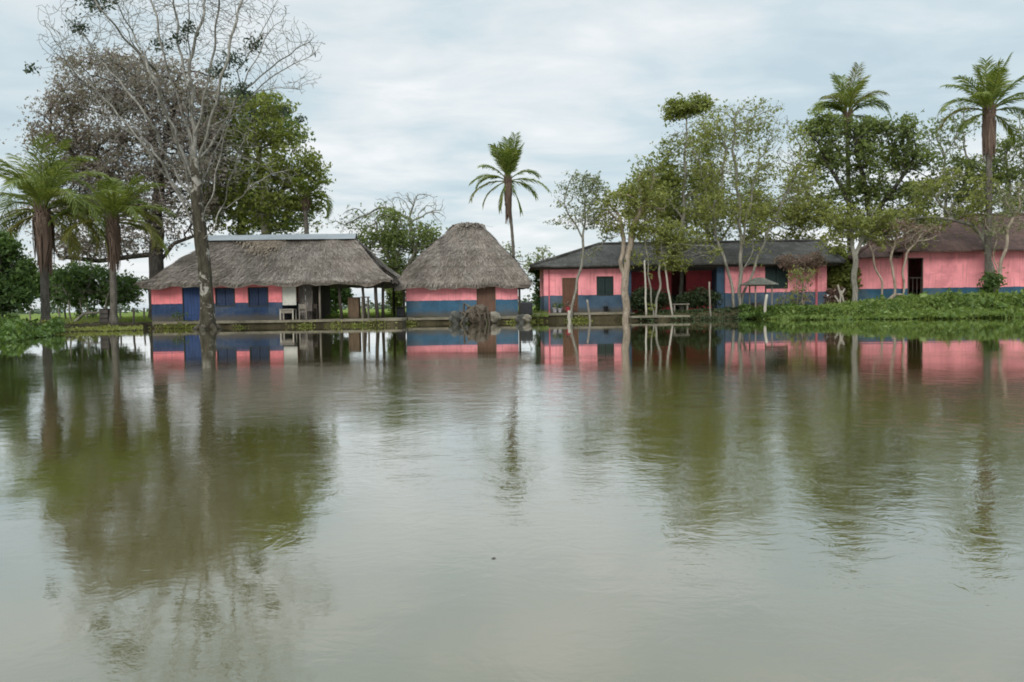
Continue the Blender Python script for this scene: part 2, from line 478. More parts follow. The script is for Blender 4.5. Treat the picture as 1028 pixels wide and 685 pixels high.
silt = t.noise(t.scale(oc, (1, 0.6, 1)), 0.22, 4, 0.6, 0.5)
wc = t.mix(t.maprange(silt, 0.3, 0.7), (0.066, 0.061, 0.010), (0.084, 0.077, 0.018))
wc = t.mix(t.maprange(t.math('ADD', Y, t.math('MULTIPLY', t.math('SUBTRACT', silt, 0.5), 5.0)), 1.0, 8.5, 1.0, 0.0), wc, (0.088, 0.077, 0.024))
p = t.n('ShaderNodeBsdfPrincipled', ins={'Base Color': wc, 'Roughness': 0.03, 'IOR': 2.4, 'Normal': bmp.outputs[0], 'Coat Weight': 1.0, 'Coat Roughness': 0.03, 'Coat IOR': 1.55, 'Coat Normal': bmp.outputs[0]})
t.n('ShaderNodeOutputMaterial', ins={'Surface': p.outputs[0]})
structure(wm.build('water', m))

# ------------------------------------------------------------------ quay ledges along the bank
def ledge(name, label, x0, x1, y0, y1, ztop, thick=0.14, seed=0, wob=0.06):
    rs = random.Random(seed)
    n = max(4, int((x1 - x0) / 0.5))
    top, side = MB(), MB()
    for layer, mb, (za, zb), ins in ((0, top, (ztop - thick, ztop), 0.0), (1, side, (-0.5, ztop - thick - 0.003), 0.1)):
        prof = []
        for i in range(n + 1):
            x = x0 + (x1 - x0) * i / n
            yo = y0 + ins + rs.uniform(-wob, wob) * (1.5 if layer else 1)
            prof.append((x, yo, rs.uniform(-0.025, 0.02)))
        V, F = [], []
        for x, yo, dz in prof:
            V += [(x, yo, za), (x, yo, zb + (dz if layer == 0 else 0)), (x, y1, zb + (dz if layer == 0 else 0)), (x, y1, za)]
        for i in range(n):
            a, b = i * 4, i * 4 + 4
            F += [(a, b, b + 1, a + 1), (a + 1, b + 1, b + 2, a + 2), (a + 2, b + 2, b + 3, a + 3), (a + 3, b + 3, b, a)]
        F += [(0, 1, 2, 3), tuple(n * 4 + k for k in (3, 2, 1, 0))]
        mb.add(V, F)
    e = thing(name, label, 'quay', ((x0 + x1) / 2, (y0 + y1) / 2, 0))
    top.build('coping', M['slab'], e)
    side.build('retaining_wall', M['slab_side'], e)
    return e

ledge('quay', 'long low earth and concrete quay under the long thatched house', WX(141, 43.6), WX(404, 45.5), 45.0, 51.6, 0.385, seed=1)
ledge('quay', 'concrete quay step in front of the round thatched hut', WX(405, 45.5), WX(522, 46), 47.2, 54.5, 0.37, seed=2)
ledge('quay', 'pale concrete quay in front of the brown plank door of the grey roofed house', WX(532, 48.2), WX(640, 48.2), 49.4, 51.1, 0.50, seed=3)
ledge('quay', 'small mossy landing below the slanting poles and dark hedge', WX(634, 46.5), WX(692, 46.5), 46.4, 47.8, 0.30, 0.12, seed=4, wob=0.12)
ledge('quay', 'thin concrete terrace edge behind the little tin roofed shelter', WX(752, 49.4), WX(858, 49.4), 49.3, 51.0, 0.70, 0.12, seed=5)

# ------------------------------------------------------------------ houses
def wall_front(mb, x0, x1, y0, y1, z0, z1, openings=()):
    """a wall along X from boxes butted end to end, leaving the openings (xa, xb, za, zb)"""
    ops = sorted(openings)
    x = x0
    for (xa, xb, za, zb) in ops:
        if xa > x: mb.box(x, xa, y0, y1, z0, z1)
        if za > z0: mb.box(xa, xb, y0, y1, z0, za)
        if zb < z1: mb.box(xa, xb, y0, y1, zb, z1)
        x = xb
    if x < x1: mb.box(x, x1, y0, y1, z0, z1)

def hip_point(ex0, ex1, ey0, ey1, ze, rx0, rx1, ry, zr):
    """four slopes, each a function (u, v) -> point; u along the eave, v from eave to ridge"""
    e = [Vector((ex0, ey0, ze)), Vector((ex1, ey0, ze)), Vector((ex1, ey1, ze)), Vector((ex0, ey1, ze))]
    a, b = Vector((rx0, ry, zr)), Vector((rx1, ry, zr))
    return [(e[0], e[1], a, b), (e[1], e[2], b, b), (e[2], e[3], b, a), (e[3], e[0], a, a)]

def thatch_roof(name, parent, dims, seed, straws=9000, thick=0.28, sag=0.12, mat='thatch', shaggy=1.0, tufts=1.0, dome=1.0):
    rg = np.random.default_rng(seed)
    ex0, ex1, ey0, ey1, ze, rx0, rx1, ry, zr = dims
    mb = MB()
    sl = hip_point(*dims)
    ph = rg.uniform(0, 6, 8)
    def bumpy(P):
        return 0.07 * (np.sin(P[0] * 1.7 + ph[0]) * np.sin(P[2] * 2.1 + ph[1]) + 0.6 * np.sin(P[0] * 4.1 + P[2] * 3.3 + ph[2]) + 0.5 * np.sin(P[1] * 3.1 + ph[3]))
    areas = []
    cache = []
    for (A, B, a, b) in sl:
        A, B, a, b = (np.array(q) for q in (A, B, a, b))
        nrm = np.cross(B - A, (a + b) / 2 - (A + B) / 2)
        nrm = nrm / np.linalg.norm(nrm)
        if nrm[2] < 0: nrm = -nrm
        def pt(u, v, A=A, B=B, a=a, b=b, nrm=nrm, lift=0.0):
            P0, P1 = A * (1 - u) + B * u, a * (1 - u) + b * u
            P = P0 + (P1 - P0) * v
            vv = max(0.0, v) ** dome if v > 0 else v
            P[:2] = P0[:2] + (P1[:2] - P0[:2]) * vv
            P = P + nrm * (lift + bumpy(P)) + np.array([0, 0, -sag * math.sin(math.pi * min(1, v)) + 0.05 * math.sin(P[0] * 2.6 + ph[4]) * (1 - v)])
            return P
        w_ = np.linalg.norm(B - A) * 0.5 + np.linalg.norm(b - a) * 0.5
        hgt = np.linalg.norm((a + b) / 2 - (A + B) / 2)
        areas.append(w_ * hgt)
        cache.append((pt, np.linalg.norm(B - A), np.linalg.norm(b - a), hgt, nrm))
        nu, nv = max(4, int(np.linalg.norm(B - A) / 0.35)), max(5, int(hgt / 0.35))
        V, F = [], []
        for j in range(nv + 1):
            for i in range(nu + 1):
                V.append(pt(i / nu, j / nv))
        for i in range(nu + 1):                              # thick ragged eave edge, then the underside
            q = pt(i / nu, 0)
            V.append(q + np.array([0, 0, -thick - rg.uniform(0, 0.10)]))
        for i in range(nu + 1):
            q = pt(i / nu, 1.0, lift=-0.12)
            V.append(q + np.array([0, 0, -thick]))
        for j in range(nv):
            for i in range(nu):
                k = j * (nu + 1) + i
                F.append((k, k + 1, k + nu + 2, k + nu + 1))
        e0 = (nv + 1) * (nu + 1)
        for i in range(nu):
            F.append((i + 1, i, e0 + i, e0 + i + 1))
            F.append((e0 + i + 1, e0 + i, e0 + nu + 1 + i, e0 + nu + 2 + i))
        mb.add(V, F)
    # straw bundles laid down the slope
    tot = sum(areas)
    for (pt, le, lr, hgt, nrm), ar in zip(cache, areas):
        n = int(straws * ar / tot)
        for k in range(n):
            v = 1 - math.sqrt(rg.uniform(0, 1)) if lr < le * 0.3 else rg.uniform(0, 1)
            if rg.uniform() < 0.10 * shaggy: v = rg.uniform(-0.01, 0.05)
            u = rg.uniform(0.0, 1.0)
            L = rg.uniform(0.2, 0.55) / hgt
            p0 = pt(u, min(1.0, v + L * 0.5), lift=0.01)
            p1 = pt(min(1, max(0, u + rg.normal(0, 0.06) / max(le, 1))), v - L * 0.5, lift=rg.uniform(0.03, 0.10) * shaggy)
            if v < 0.06: p1 = p1 + np.array([rg.normal(0, 0.04), 0, -rg.uniform(0.0, 0.14) * shaggy])
            d = p1 - p0
            side = np.cross(nrm, d)
            side = side / (np.linalg.norm(side) + 1e-9) * rg.uniform(0.008, 0.032)
            mb.add([p0 - side, p0 + side, p1 + side * 0.5, p1 - side * 0.5], [(0, 1, 2, 3)])
    # ridge tufts
    for k in range(int(tufts * (160 + 60 * (rx1 - rx0)))):
        x = rg.uniform(rx0 - 0.25, rx1 + 0.25)
        xm_ = (rx0 + rx1) / 2
        p0 = np.array([x, ry + rg.normal(0, 0.12), zr + rg.uniform(-0.05, 0.05) * shaggy + 0.16 * max(0.0, 1 - ((x - xm_) / (0.6 * (rx1 - rx0) + 0.1)) ** 2)])
        p1 = p0 + np.array([rg.normal(0, 0.22), rg.choice([-1, 1]) * rg.uniform(0.15, 0.5), rg.uniform(-0.45, -0.05)])
        sd_ = np.array([rg.uniform(0.02, 0.05), 0, 0])
        mb.add([p0 - sd_, p0 + sd_, p1 + sd_, p1 - sd_], [(0, 1, 2, 3)])
    return mb.build(name, M[mat], parent)

def plank_leaf(mb, x0, x1, y0, y1, z0, z1, n):
    """a boarded door or shutter leaf: n boards with small gaps and two battens"""
    wd = (x1 - x0) / n
    for i in range(n):
        mb.box(x0 + i * wd + 0.004, x0 + (i + 1) * wd - 0.004, y0, y1, z0, z1)
    for zf in (0.18, 0.8):
        zc = z0 + (z1 - z0) * zf
        mb.box(x0 + 0.03, x1 - 0.03, y0 - 0.022, y0 - 0.002, zc - 0.05, zc + 0.05)

def door(parent, xa, xb, yw, za, zb, mat, framemat='frame', name='door'):
    """xa..xb x za..zb opening in a wall whose front face is at yw"""
    fr = MB()
    d = MB()
    plank_leaf(d, xa + 0.055, xb - 0.055, yw + 0.045, yw + 0.085, za + 0.01, zb - 0.055, 5)
    o = d.build(name, M[mat], parent)
    fr.box(xa + 0.002, xa + 0.05, yw - 0.012, yw + 0.12, za, zb - 0.002)
    fr.box(xb - 0.05, xb - 0.002, yw - 0.012, yw + 0.12, za, zb - 0.002)
    fr.box(xa + 0.052, xb - 0.052, yw - 0.012, yw + 0.12, zb - 0.05, zb - 0.002)
    fr.build('frame', M[framemat], o)
    hb = MB()
    hb.tube([(xb - 0.14, yw + 0.05, za + 1.0), (xb - 0.14, yw - 0.01, za + 1.0), (xb - 0.14, yw - 0.01, za + 1.12), (xb - 0.14, yw + 0.05, za + 1.12)], 0.012, 5)
    hb.build('handle', M['wire'], o)
    return o

def window(parent, xa, xb, yw, za, zb, mat, open_leaf=False):
    fr = MB()
    fr.box(xa + 0.002, xa + 0.06, yw - 0.015, yw + 0.12, za + 0.002, zb - 0.002)
    fr.box(xb - 0.06, xb - 0.002, yw - 0.015, yw + 0.12, za + 0.002, zb - 0.002)
    fr.box(xa + 0.062, xb - 0.062, yw - 0.015, yw + 0.12, zb - 0.06, zb - 0.002)
    fr.box(xa + 0.062, xb - 0.062, yw - 0.015, yw + 0.12, za + 0.002, za + 0.06)
    o = fr.build('window', M['frame'], parent)
    xm = (xa + xb) / 2
    for (p, q) in ((xa + 0.064, xm - 0.012), (xm + 0.012, xb - 0.064)):
        sh = MB()
        plank_leaf(sh, p, q, yw + 0.05, yw + 0.085, za + 0.064, zb - 0.064, 3)
        sh.build('shutter', M[mat], o)
    return o

# ---- 1. long thatched house
D1 = 46.0
bz = 0.42
hx0, hx1 = WX(152, D1), WX(283, D1)
px1 = WX(388, D1)
lh = thing('thatched_house', 'long pink and blue house under a broad thatched roof with pale metal ridge', 'house', ((hx0 + px1) / 2, D1 + 2.5, bz))
mb = MB()
Zt = 2.75
def X1(px): return WX(px, D1)
def Z1(px, py): return WZ(px, py, D1)
door_op = (X1(183), X1(203), bz, Z1(192, 285))
w1 = (X1(216), X1(236), Z1(226, 308), Z1(226, 289))
w2 = (X1(249), X1(269.5), Z1(259, 308), Z1(259, 288.5))
wall_front(mb, hx0, hx1, D1, D1 + 0.18, bz - 0.3, Zt, [door_op, w1, w2])
mb.box(hx0 + 0.002, hx0 + 0.18, D1 + 0.182, D1 + 4.8, bz - 0.3, Zt - 0.003)
mb.box(hx0 + 0.002, hx1 - 0.002, D1 + 4.802, D1 + 5.0, bz - 0.3, Zt - 0.004)
mb.box(hx1 - 0.18, hx1 - 0.003, D1 + 0.184, D1 + 4.8, bz - 0.3, Zt - 0.005)
mb.build('wall', M['wall_long'], lh)
door(lh, *door_op[:2], D1, bz, door_op[3], 'navy_door')
window(lh, *w1[:2], D1, *w1[2:], 'shutter_navy')
window(lh, *w2[:2], D1, *w2[2:], 'shutter_navy')
mb = MB()
mb.box(hx1 + 0.004, X1(297), D1 + 0.05, D1 + 0.09, Z1(290, 306.5), Zt)
mb.build('white_panel', M['white_board'], lh)
mb = MB()
bx = X1(297.5)
for i in range(6):
    xa = bx + i * (X1(311) - bx) / 6
    mb.box(xa + 0.008, xa + (X1(311) - bx) / 6 - 0.008, D1 + 0.5 + 0.01 * (i % 2), D1 + 0.54, bz - 0.1, Zt + 0.1)
mb.build('board_wall', M['boards'], lh)
mb = MB()
mb.box(X1(311) + 0.01, X1(311) + 0.06, D1 + 0.6, D1 + 4.9, bz - 0.1, Zt - 0.01)
mb.build('board_wall', M['wood_dark'], lh)
# porch posts, each one a part
for (pa, pb, dy, r) in ((321.5, 321.0, 0.0, 0.06), (340.5, 343.0, 0.0, 0.085), (363, 366.5, 0.05, 0.08), (377, 379, 0.0, 0.105), (383.5, 382.5, 0.5, 0.09),
                        (350, 350, 4.6, 0.07), (384, 384, 4.6, 0.08)):
    pm = MB()
    a, b = Vector((X1(pb), D1 + dy, bz - 0.25)), Vector((X1(pa), D1 + dy, Zt + 0.15))
    mid = (a + b) / 2 + Vector((random.uniform(-0.04, 0.04), 0, 0))
    pm.tube([a, mid, b], [r * 1.1, r, r * 0.92], 8)
    pm.build('post', M['wood_dark'] if r > 0.07 else M['wood_grey'], lh, smooth=True)
for yy in (D1 + 0.0, D1 + 4.6):
    pm = MB()
    pm.tube([(X1(300), yy + 0.09, Zt + 0.16), (px1 + 0.1, yy + 0.09, Zt + 0.2)], 0.07, 6)
    pm.build('beam', M['wood_dark'], lh)
roof_dims = (WX(141, 45.3), WX(393, 45.4), 45.3, 51.9, WZ(265, 283.0, 45.3), WX(216, 48.5), WX(356, 48.5), 48.5, WZ(285, 238.5, 48.5))
rf = thatch_roof('roof', lh, roof_dims, 11, 20000, 0.22, 0.10, tufts=0.0)
cap = MB()
x0_, x1_, zr = roof_dims[5] - 0.25, roof_dims[6] + 0.2, roof_dims[8]
nseg = 5
for i in range(nseg):
    a = x0_ + (x1_ - x0_) * i / nseg - (0.06 if i else 0)
    b = x0_ + (x1_ - x0_) * (i + 1) / nseg
    dz = 0.10 + 0.012 * (i % 2) + random.uniform(-0.02, 0.02)
    prof = [(-0.42, -0.25), (-0.12, 0.05), (0.0, 0.09), (0.12, 0.05), (0.42, -0.25)]
    V = []
    for x in (a, b):
        for (py, pz) in prof: V.append((x, 48.5 + py, zr + dz + pz))
        for (py, pz) in prof: V.append((x, 48.5 + py, zr + dz + pz - 0.012))
    F = [(k, k + 1, k + 11, k + 10) for k in range(4)] + [(k + 6, k + 5, k + 15, k + 16) for k in range(4)] + [(0, 5, 6, 1), (4, 3, 8, 9), (0, 10, 15, 5), (4, 9, 19, 14)]
    cap.add(V, F)
cap.build('ridge_cap', M['metal'], rf)
# a bundle of newer thatch, pale, on the front slope
nb = MB()
rg = np.random.default_rng(31)
fa = np.array([WX(255, 45), 45.0, roof_dims[4]]); 
for k in range(600):
    px = rg.normal(266, 9)
    v = 0.97 - abs(rg.normal(0, 0.17))
    yy = 45.3 + 3.2 * v
    zc = roof_dims[4] + (roof_dims[8] - roof_dims[4]) * v + 0.09
    x = WX(px, yy)
    L = rg.uniform(0.2, 0.5)
    sx = rg.normal(0, 0.05)
    wv_ = rg.uniform(0.012, 0.035)
    nb.add([(x - wv_, yy, zc), (x + wv_, yy, zc), (x + sx + wv_ * .5, yy - L * 0.76, zc - L * 0.62 + 0.05), (x + sx - wv_ * .5, yy - L * 0.76, zc - L * 0.62 + 0.05)], [(0, 1, 2, 3)])
nb.build('thatch_patch', M['thatch_new'], rf)

# ---- 2. thatched hut
D2 = 48.5
def X2(px): return WX(px, D2)
def Z2(px, py): return WZ(px, py, D2)
hb_ = 0.40
hut = thing('thatched_hut', 'small pink and blue hut under a tall shaggy thatched roof', 'hut', (X2(463), D2 + 3, hb_))
mb = MB()
dop = (X2(478.5), X2(497.5), hb_, Z2(488, 284))
wall_front(mb, X2(407.5), X2(520), D2, D2 + 0.18, hb_ - 0.3, 2.75, [dop])
mb.box(X2(407.5) + 0.002, X2(407.5) + 0.18, D2 + 0.182, D2 + 5.6, hb_ - 0.3, 2.747)
mb.box(X2(520) - 0.18, X2(520) - 0.002, D2 + 0.182, D2 + 5.6, hb_ - 0.3, 2.746)
mb.box(X2(407.5) + 0.003, X2(520) - 0.003, D2 + 5.602, D2 + 5.8, hb_ - 0.3, 2.745)
mb.build('wall', M['wall_hut'], hut)
door(hut, dop[0], dop[1], D2, hb_, dop[3], 'grey_door', 'wood_brown')
hut_roof = (WX(396, 47.9), WX(533, 47.9), 47.9, 55.0, WZ(465, 284.0, 47.9), WX(459, 51.4), WX(483, 51.4), 51.4, WZ(470, 226.5, 51.4))
thatch_roof('roof', hut, hut_roof, 21, 16000, 0.26, -0.10, shaggy=1.2, tufts=0.8, dome=1.10)
cp = MB()
for px in (405.8, 521.5):
    cp.tube([(X2(px), D2 - 0.12, hb_ - 0.3), (X2(px), D2 - 0.12, 2.7)], 0.07, 7)
    cp.build('post', M['wood_dark'], hut)
    cp = MB()

# ---- 3. grey roofed pink house
D3 = 51.0
def X3(px): return WX(px, D3)
def Z3(px, py): return WZ(px, py, D3)
b3 = 0.56
ph = thing('pink_house', 'pink house with blue dado, recessed porch and long grey roof', 'house', (X3(690), D3 + 3, b3))
mb = MB()
ze3 = 3.52
dop = (X3(564.5), X3(580.5), b3, Z3(572, 279))
wop = (X3(599), X3(616), Z3(607, 297), Z3(607, 277.5))
wall_front(mb, X3(546), X3(625.5), D3, D3 + 0.2, b3 - 0.5, ze3, [dop, wop])
mb.box(X3(546) + 0.002, X3(546) + 0.2, D3 + 0.202, D3 + 6.8, b3 - 0.5, ze3 - 0.002)
wop2 = (X3(768), X3(791), Z3(780, 290), Z3(780, 267))
wall_front(mb, X3(728), X3(830), D3, D3 + 0.2, b3 - 0.5, ze3, [wop2])
mb.box(X3(830) - 0.2, X3(830) - 0.002, D3 + 0.202, D3 + 6.8, b3 - 0.5, ze3 - 0.003)
mb.box(X3(546) + 0.003, X3(830) - 0.003, D3 + 6.802, D3 + 7.0, b3 - 0.5, ze3 - 0.004)
mb.build('wall', M['wall_pink'], ph)
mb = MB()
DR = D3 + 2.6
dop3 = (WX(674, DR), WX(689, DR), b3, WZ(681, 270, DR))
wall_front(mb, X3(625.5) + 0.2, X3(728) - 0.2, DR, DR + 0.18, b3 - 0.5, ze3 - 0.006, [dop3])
mb.build('porch_wall', plain('porch_shaded_red', (0.58, 0.085, 0.105), 0.2, 1.0, 0.8, dirt=(0.3, 0.08, 0.08), dirt_amt=0.4), ph)  # shade of the recess put into the colour, deeper red than the pink walls
for (xa, xb) in ((X3(625.5) + 0.003, X3(625.5) + 0.197), (X3(728) - 0.197, X3(728) - 0.003)):
    mb = MB()
    mb.box(xa, xb, D3 + 0.203, DR + 0.1, b3 - 0.5, ze3 - 0.008)
    mb.build('porch_return_wall', M['blue_paint'], ph)
for (xa, xb) in ((X3(626), X3(634)), (X3(720), X3(727.5))):          # blue corner piers beside the porch
    mb = MB()
    mb.box(xa, xb, D3 + 0.06, D3 + 0.5, b3 - 0.5, ze3 - 0.05)
    mb.build('pier', M['blue_paint'], ph)
door(ph, dop[0], dop[1], D3, b3, dop[3], 'brown_door', 'wood_brown')
window(ph, *wop[:2], D3, *wop[2:], 'shutter')
window(ph, *wop2[:2], D3, *wop2[2:], 'shutter')
mb = MB()
mb.box(X3(818.5), X3(820.5), D3 - 0.05, D3 - 0.004, b3 - 0.2, ze3 - 0.1)
mb.build('drain_pipe', plain('pipe_pink', (0.45, 0.12, 0.14), 0.2), ph)
mb = MB()
mb.box(X3(550.7), X3(552), D3 - 0.045, D3 - 0.004, b3 - 0.1, ze3 - 0.1)
mb.build('drain_pipe', plain('pipe_pink_dark', (0.5, 0.13, 0.16), 0.2), ph)

def tile_roof(name, parent, dims, mat, thick=0.09, seed=0):
    mb = MB()
    rs = np.random.default_rng(seed)
    for (A, B, a, b) in hip_point(*dims):
        A, B, a, b = (np.array(q) for q in (A, B, a, b))
        nu, nv = max(4, int(np.linalg.norm(B - A) / 0.5)), 8
        V, F = [], []
        for lay in (0, 1):
            for j in range(nv + 1):
                for i in range(nu + 1):
                    u, v = i / nu, j / nv
                    P = (A * (1 - u) + B * u) * (1 - v) + (a * (1 - u) + b * u) * v
                    P = P + np.array([0, 0, 0.02 * math.sin(P[0] * 1.1 + 2 * v) + 0.012 * math.sin(P[0] * 3.7)])
                    if lay: P = P - np.array([0, 0, thick])
                    V.append(P)
        n0 = (nv + 1) * (nu + 1)
        for j in range(nv):
            for i in range(nu):
                k = j * (nu + 1) + i
                F.append((k, k + 1, k + nu + 2, k + nu + 1))
                F.append((n0 + k + 1, n0 + k, n0 + k + nu + 1, n0 + k + nu + 2))
        for i in range(nu):
            F.append((i + 1, i, n0 + i, n0 + i + 1))
        mb.add(V, F)
    # ridge and hip tiles
    ex0, ex1, ey0, ey1, ze, rx0, rx1, ry, zr = dims
    def run(p, q):
        p, q = Vector(p), Vector(q)
        n = max(2, int((q - p).length / 0.45))
        for i in range(n):
            s, e = p + (q - p) * (i / n), p + (q - p) * ((i + 1.12) / n)
            mb.tube([s + Vector((0, 0, 0.02)), e + Vector((0, 0, 0.035))], [0.11, 0.10], 6)
    run((rx0, ry, zr), (rx1, ry, zr))
    run((ex0, ey0, ze), (rx0, ry, zr))
    run((ex1, ey0, ze), (rx1, ry, zr))
    return mb.build(name, M[mat], parent)

ry3 = D3 + 3.6
dims3 = (WX(533, 50.2), WX(848, 50.2), 50.2, 58.6, WZ(585, 266.5, 50.2), WX(602, ry3), WX(822, ry3), ry3, WZ(660, 244.5, ry3))
tile_roof('roof', ph, dims3, 'roof_grey', seed=3)
mb = MB()
mb.box(dims3[0] + 0.25, dims3[1] - 0.25, 50.45, 50.53, dims3[4] - 0.22, dims3[4] - 0.06)
mb.build('fascia', M['wood_dark'], ph)
mb = MB()
mb.box(X3(634), X3(720), 51.3, 51.38, ze3 - 0.45, ze3 + 0.05)
mb.build('porch_beam', M['wood_dark'], ph)
for px in (647.5, 717.5):
    mb = MB()
    c = at(px, 262.5, 50.9)
    prof = [(0.0, 0.03), (0.05, 0.035), (0.08, 0.06), (0.14, 0.075), (0.19, 0.05), (0.21, 0.012)]
    mb.tube([(c.x, c.y, c.z + 0.1 - h_) for h_, _ in prof], [r_ for _, r_ in prof], 10)
    mb.build('light_bulb', M['bulb'], ph, smooth=True)

# ---- 4. red roofed pink house on the right
D4 = 51.0
def X4(px): return WX(px, D4)
def Z4(px, py): return WZ(px, py, D4)
b4 = 0.75
rh = thing('pink_house', 'pink house with blue dado and brown red tiled hipped roof', 'house', (X4(985), D4 + 3, b4))
mb = MB()
ze4 = 4.15
dop4 = (X4(911), X4(926.5), b4, Z4(918, 259))
wall_front(mb, X4(907), X4(1120), D4, D4 + 0.2, b4 - 0.5, ze4, [dop4])
mb.box(X4(907) + 0.002, X4(907) + 0.2, D4 + 0.202, D4 + 6.8, b4 - 0.5, ze4 - 0.002)
mb.box(X4(1120) - 0.2, X4(1120) - 0.002, D4 + 0.202, D4 + 6.8, b4 - 0.5, ze4 - 0.003)
mb.box(X4(907) + 0.003, X4(1120) - 0.003, D4 + 6.802, D4 + 7.0, b4 - 0.5, ze4 - 0.004)
wm_ = MB()
wall_front(wm_, X4(862), X4(907) - 0.004, D4 + 0.25, D4 + 0.45, b4 - 0.5, 3.7, [])
wm_.box(X4(862) + 0.002, X4(862) + 0.2, D4 + 0.452, D4 + 1.6, b4 - 0.5, 3.697)
mb.build('wall', M['wall_right'], rh)
wm_.build('annex_wall', M['wall_right'], rh)
door_fr = MB()
door_fr.box(dop4[0] + 0.002, dop4[0] + 0.06, D4 - 0.012, D4 + 0.14, b4, dop4[3] - 0.002)
door_fr.box(dop4[1] - 0.06, dop4[1] - 0.002, D4 - 0.012, D4 + 0.14, b4, dop4[3] - 0.002)
door_fr.box(dop4[0] + 0.062, dop4[1] - 0.062, D4 - 0.012, D4 + 0.14, dop4[3] - 0.06, dop4[3] - 0.002)
door_fr.build('door_frame', M['wood_dark'], rh)
gate = MB()
gate.box(dop4[0] + 0.064, dop4[1] - 0.064, D4 + 0.05, D4 + 0.08, Z4(918, 279) - 0.03, Z4(918, 279) + 0.03)
for i in range(4):
    xx = dop4[0] + 0.1 + i * (dop4[1] - dop4[0] - 0.2) / 3
    gate.box(xx - 0.02, xx + 0.02, D4 + 0.055, D4 + 0.075, b4 + 0.02, Z4(918, 279) - 0.032)
gate.build('gate', M['wood_dark'], rh)
ry4 = D4 + 4.0
dims4 = (WX(897, 50.2), WX(1135, 50.2), 50.2, 59.4, WZ(947, 251.5, 50.2), WX(968, ry4), WX(1060, ry4), ry4, WZ(1000, 216, ry4))
tile_roof('roof', rh, dims4, 'roof_red', seed=4)
dims5 = (WX(856, 50.5), WX(905, 50.5), 50.5, 54.0, WZ(880, 258.0, 50.5), WX(876, 52.3), WX(902, 52.3), 52.3, WZ(885, 243, 52.3))
tile_roof('annex_roof', rh, dims5, 'roof_red', seed=5)

# ------------------------------------------------------------------ trees
def polyline_nodes(pts, step):
    out = [pts[0]]
    for a, b in zip(pts[:-1], pts[1:]):
        n = max(1, int(round((b - a).length / step)))
        for i in range(1, n + 1): out.append(a + (b - a) * (i / n))
    return out

def grow(stems, blobs, D, n_attr, step, di, dk, seed, wander=0.25, max_nodes=9000):
    """space colonisation: limbs grow from the given stems to fill the crown volumes"""
    rg = np.random.default_rng(seed)
    P, par = [], []
    for st in stems:
        pts = [at(p[0], p[1], D + (p[2] if len(p) > 2 else 0.0)) for p in st]
        nd = polyline_nodes(pts, step)
        if P:
            d = [((Vector(q) - nd[0]).length, i) for i, q in enumerate(P)]
            dm, im = min(d)
        else: dm = 1e9
        prev = -1
        start = 0
        if P and (dm < 0.9 or nd[0].z > P[0][2] + 1.5):
            prev = im
            start = 1
        ph_ = rg.uniform(0, 6, 2)
        for k, q in enumerate(nd[start:]):
            q = np.array(q) + np.array([math.sin(k * 0.9 + ph_[0]), math.sin(k * 0.7 + ph_[1]), 0]) * 0.05
            P.append(q); par.append(prev); prev = len(P) - 1
    A, dens = [], []
    tw = sum(b[2] * b[3] * (b[6] if len(b) > 6 else 1) for b in blobs)
    for b in blobs:
        cx, cy, rx, ry, lf = b[:5]
        dd = b[5] if len(b) > 5 else 0.0
        wgt = b[6] if len(b) > 6 else 1
        n = int(n_attr * rx * ry * wgt / tw) + 3
        c = np.array(at(cx, cy, D + dd))
        rX, rZ = rx * (D + dd) / FPX, ry * (D + dd) / FPX
        rY = 0.55 * (rX + rZ) * 0.85
        q = rg.normal(size=(n, 3))
        q /= np.linalg.norm(q, axis=1)[:, None]
        q *= (rg.uniform(0.12, 1, n) ** 0.42)[:, None]
        A.append(c + q * np.array([rX, rY, rZ]))
        dens.append(np.full(n, lf))
    A = np.vstack(A); dens = np.concatenate(dens)
    A0, dens0 = A.copy(), dens.copy()
    P = [np.array(p, float) for p in P]
    Pa = np.array(P)
    best = np.full(len(A), 1e9); bi = np.zeros(len(A), int)
    def upd(new_idx):
        nonlocal best, bi
        N = np.array([P[i] for i in new_idx])
        d = np.linalg.norm(A[:, None, :] - N[None], axis=2)
        k = d.argmin(1)
        dm = d[np.arange(len(A)), k]
        m_ = dm < best
        best = np.where(m_, dm, best)
        bi = np.where(m_, np.array(new_idx)[k], bi)
    for s in range(0, len(P), 200): upd(list(range(s, min(len(P), s + 200))))
    cnt = {}
    for it in range(160):
        if len(A) == 0 or len(P) > max_nodes: break
        act = best < di
        if not act.any():
            di *= 1.5
            if di > 60: break
            continue
        dirs = {}
        for i in np.nonzero(act)[0]:
            v = A[i] - P[bi[i]]
            v /= (np.linalg.norm(v) + 1e-9)
            dirs.setdefault(bi[i], []).append(v)
        new = []
        for i, vs in dirs.items():
            if cnt.get(i, 0) > 3: continue
            cnt[i] = cnt.get(i, 0) + 1
            v = np.sum(vs, axis=0)
            v = v / (np.linalg.norm(v) + 1e-9) + rg.normal(0, wander, 3)
            if par[i] >= 0:
                pv = P[i] - P[par[i]]
                v = v + 0.35 * pv / (np.linalg.norm(pv) + 1e-9)
            v /= (np.linalg.norm(v) + 1e-9)
            P.append(P[i] + v * step); par.append(i); new.append(len(P) - 1)
        if not new: break
        upd(new)
        keep = best > dk
        A, best, bi = A[keep], best[keep], bi[keep]
    return np.array(P), np.array(par), A0, dens0

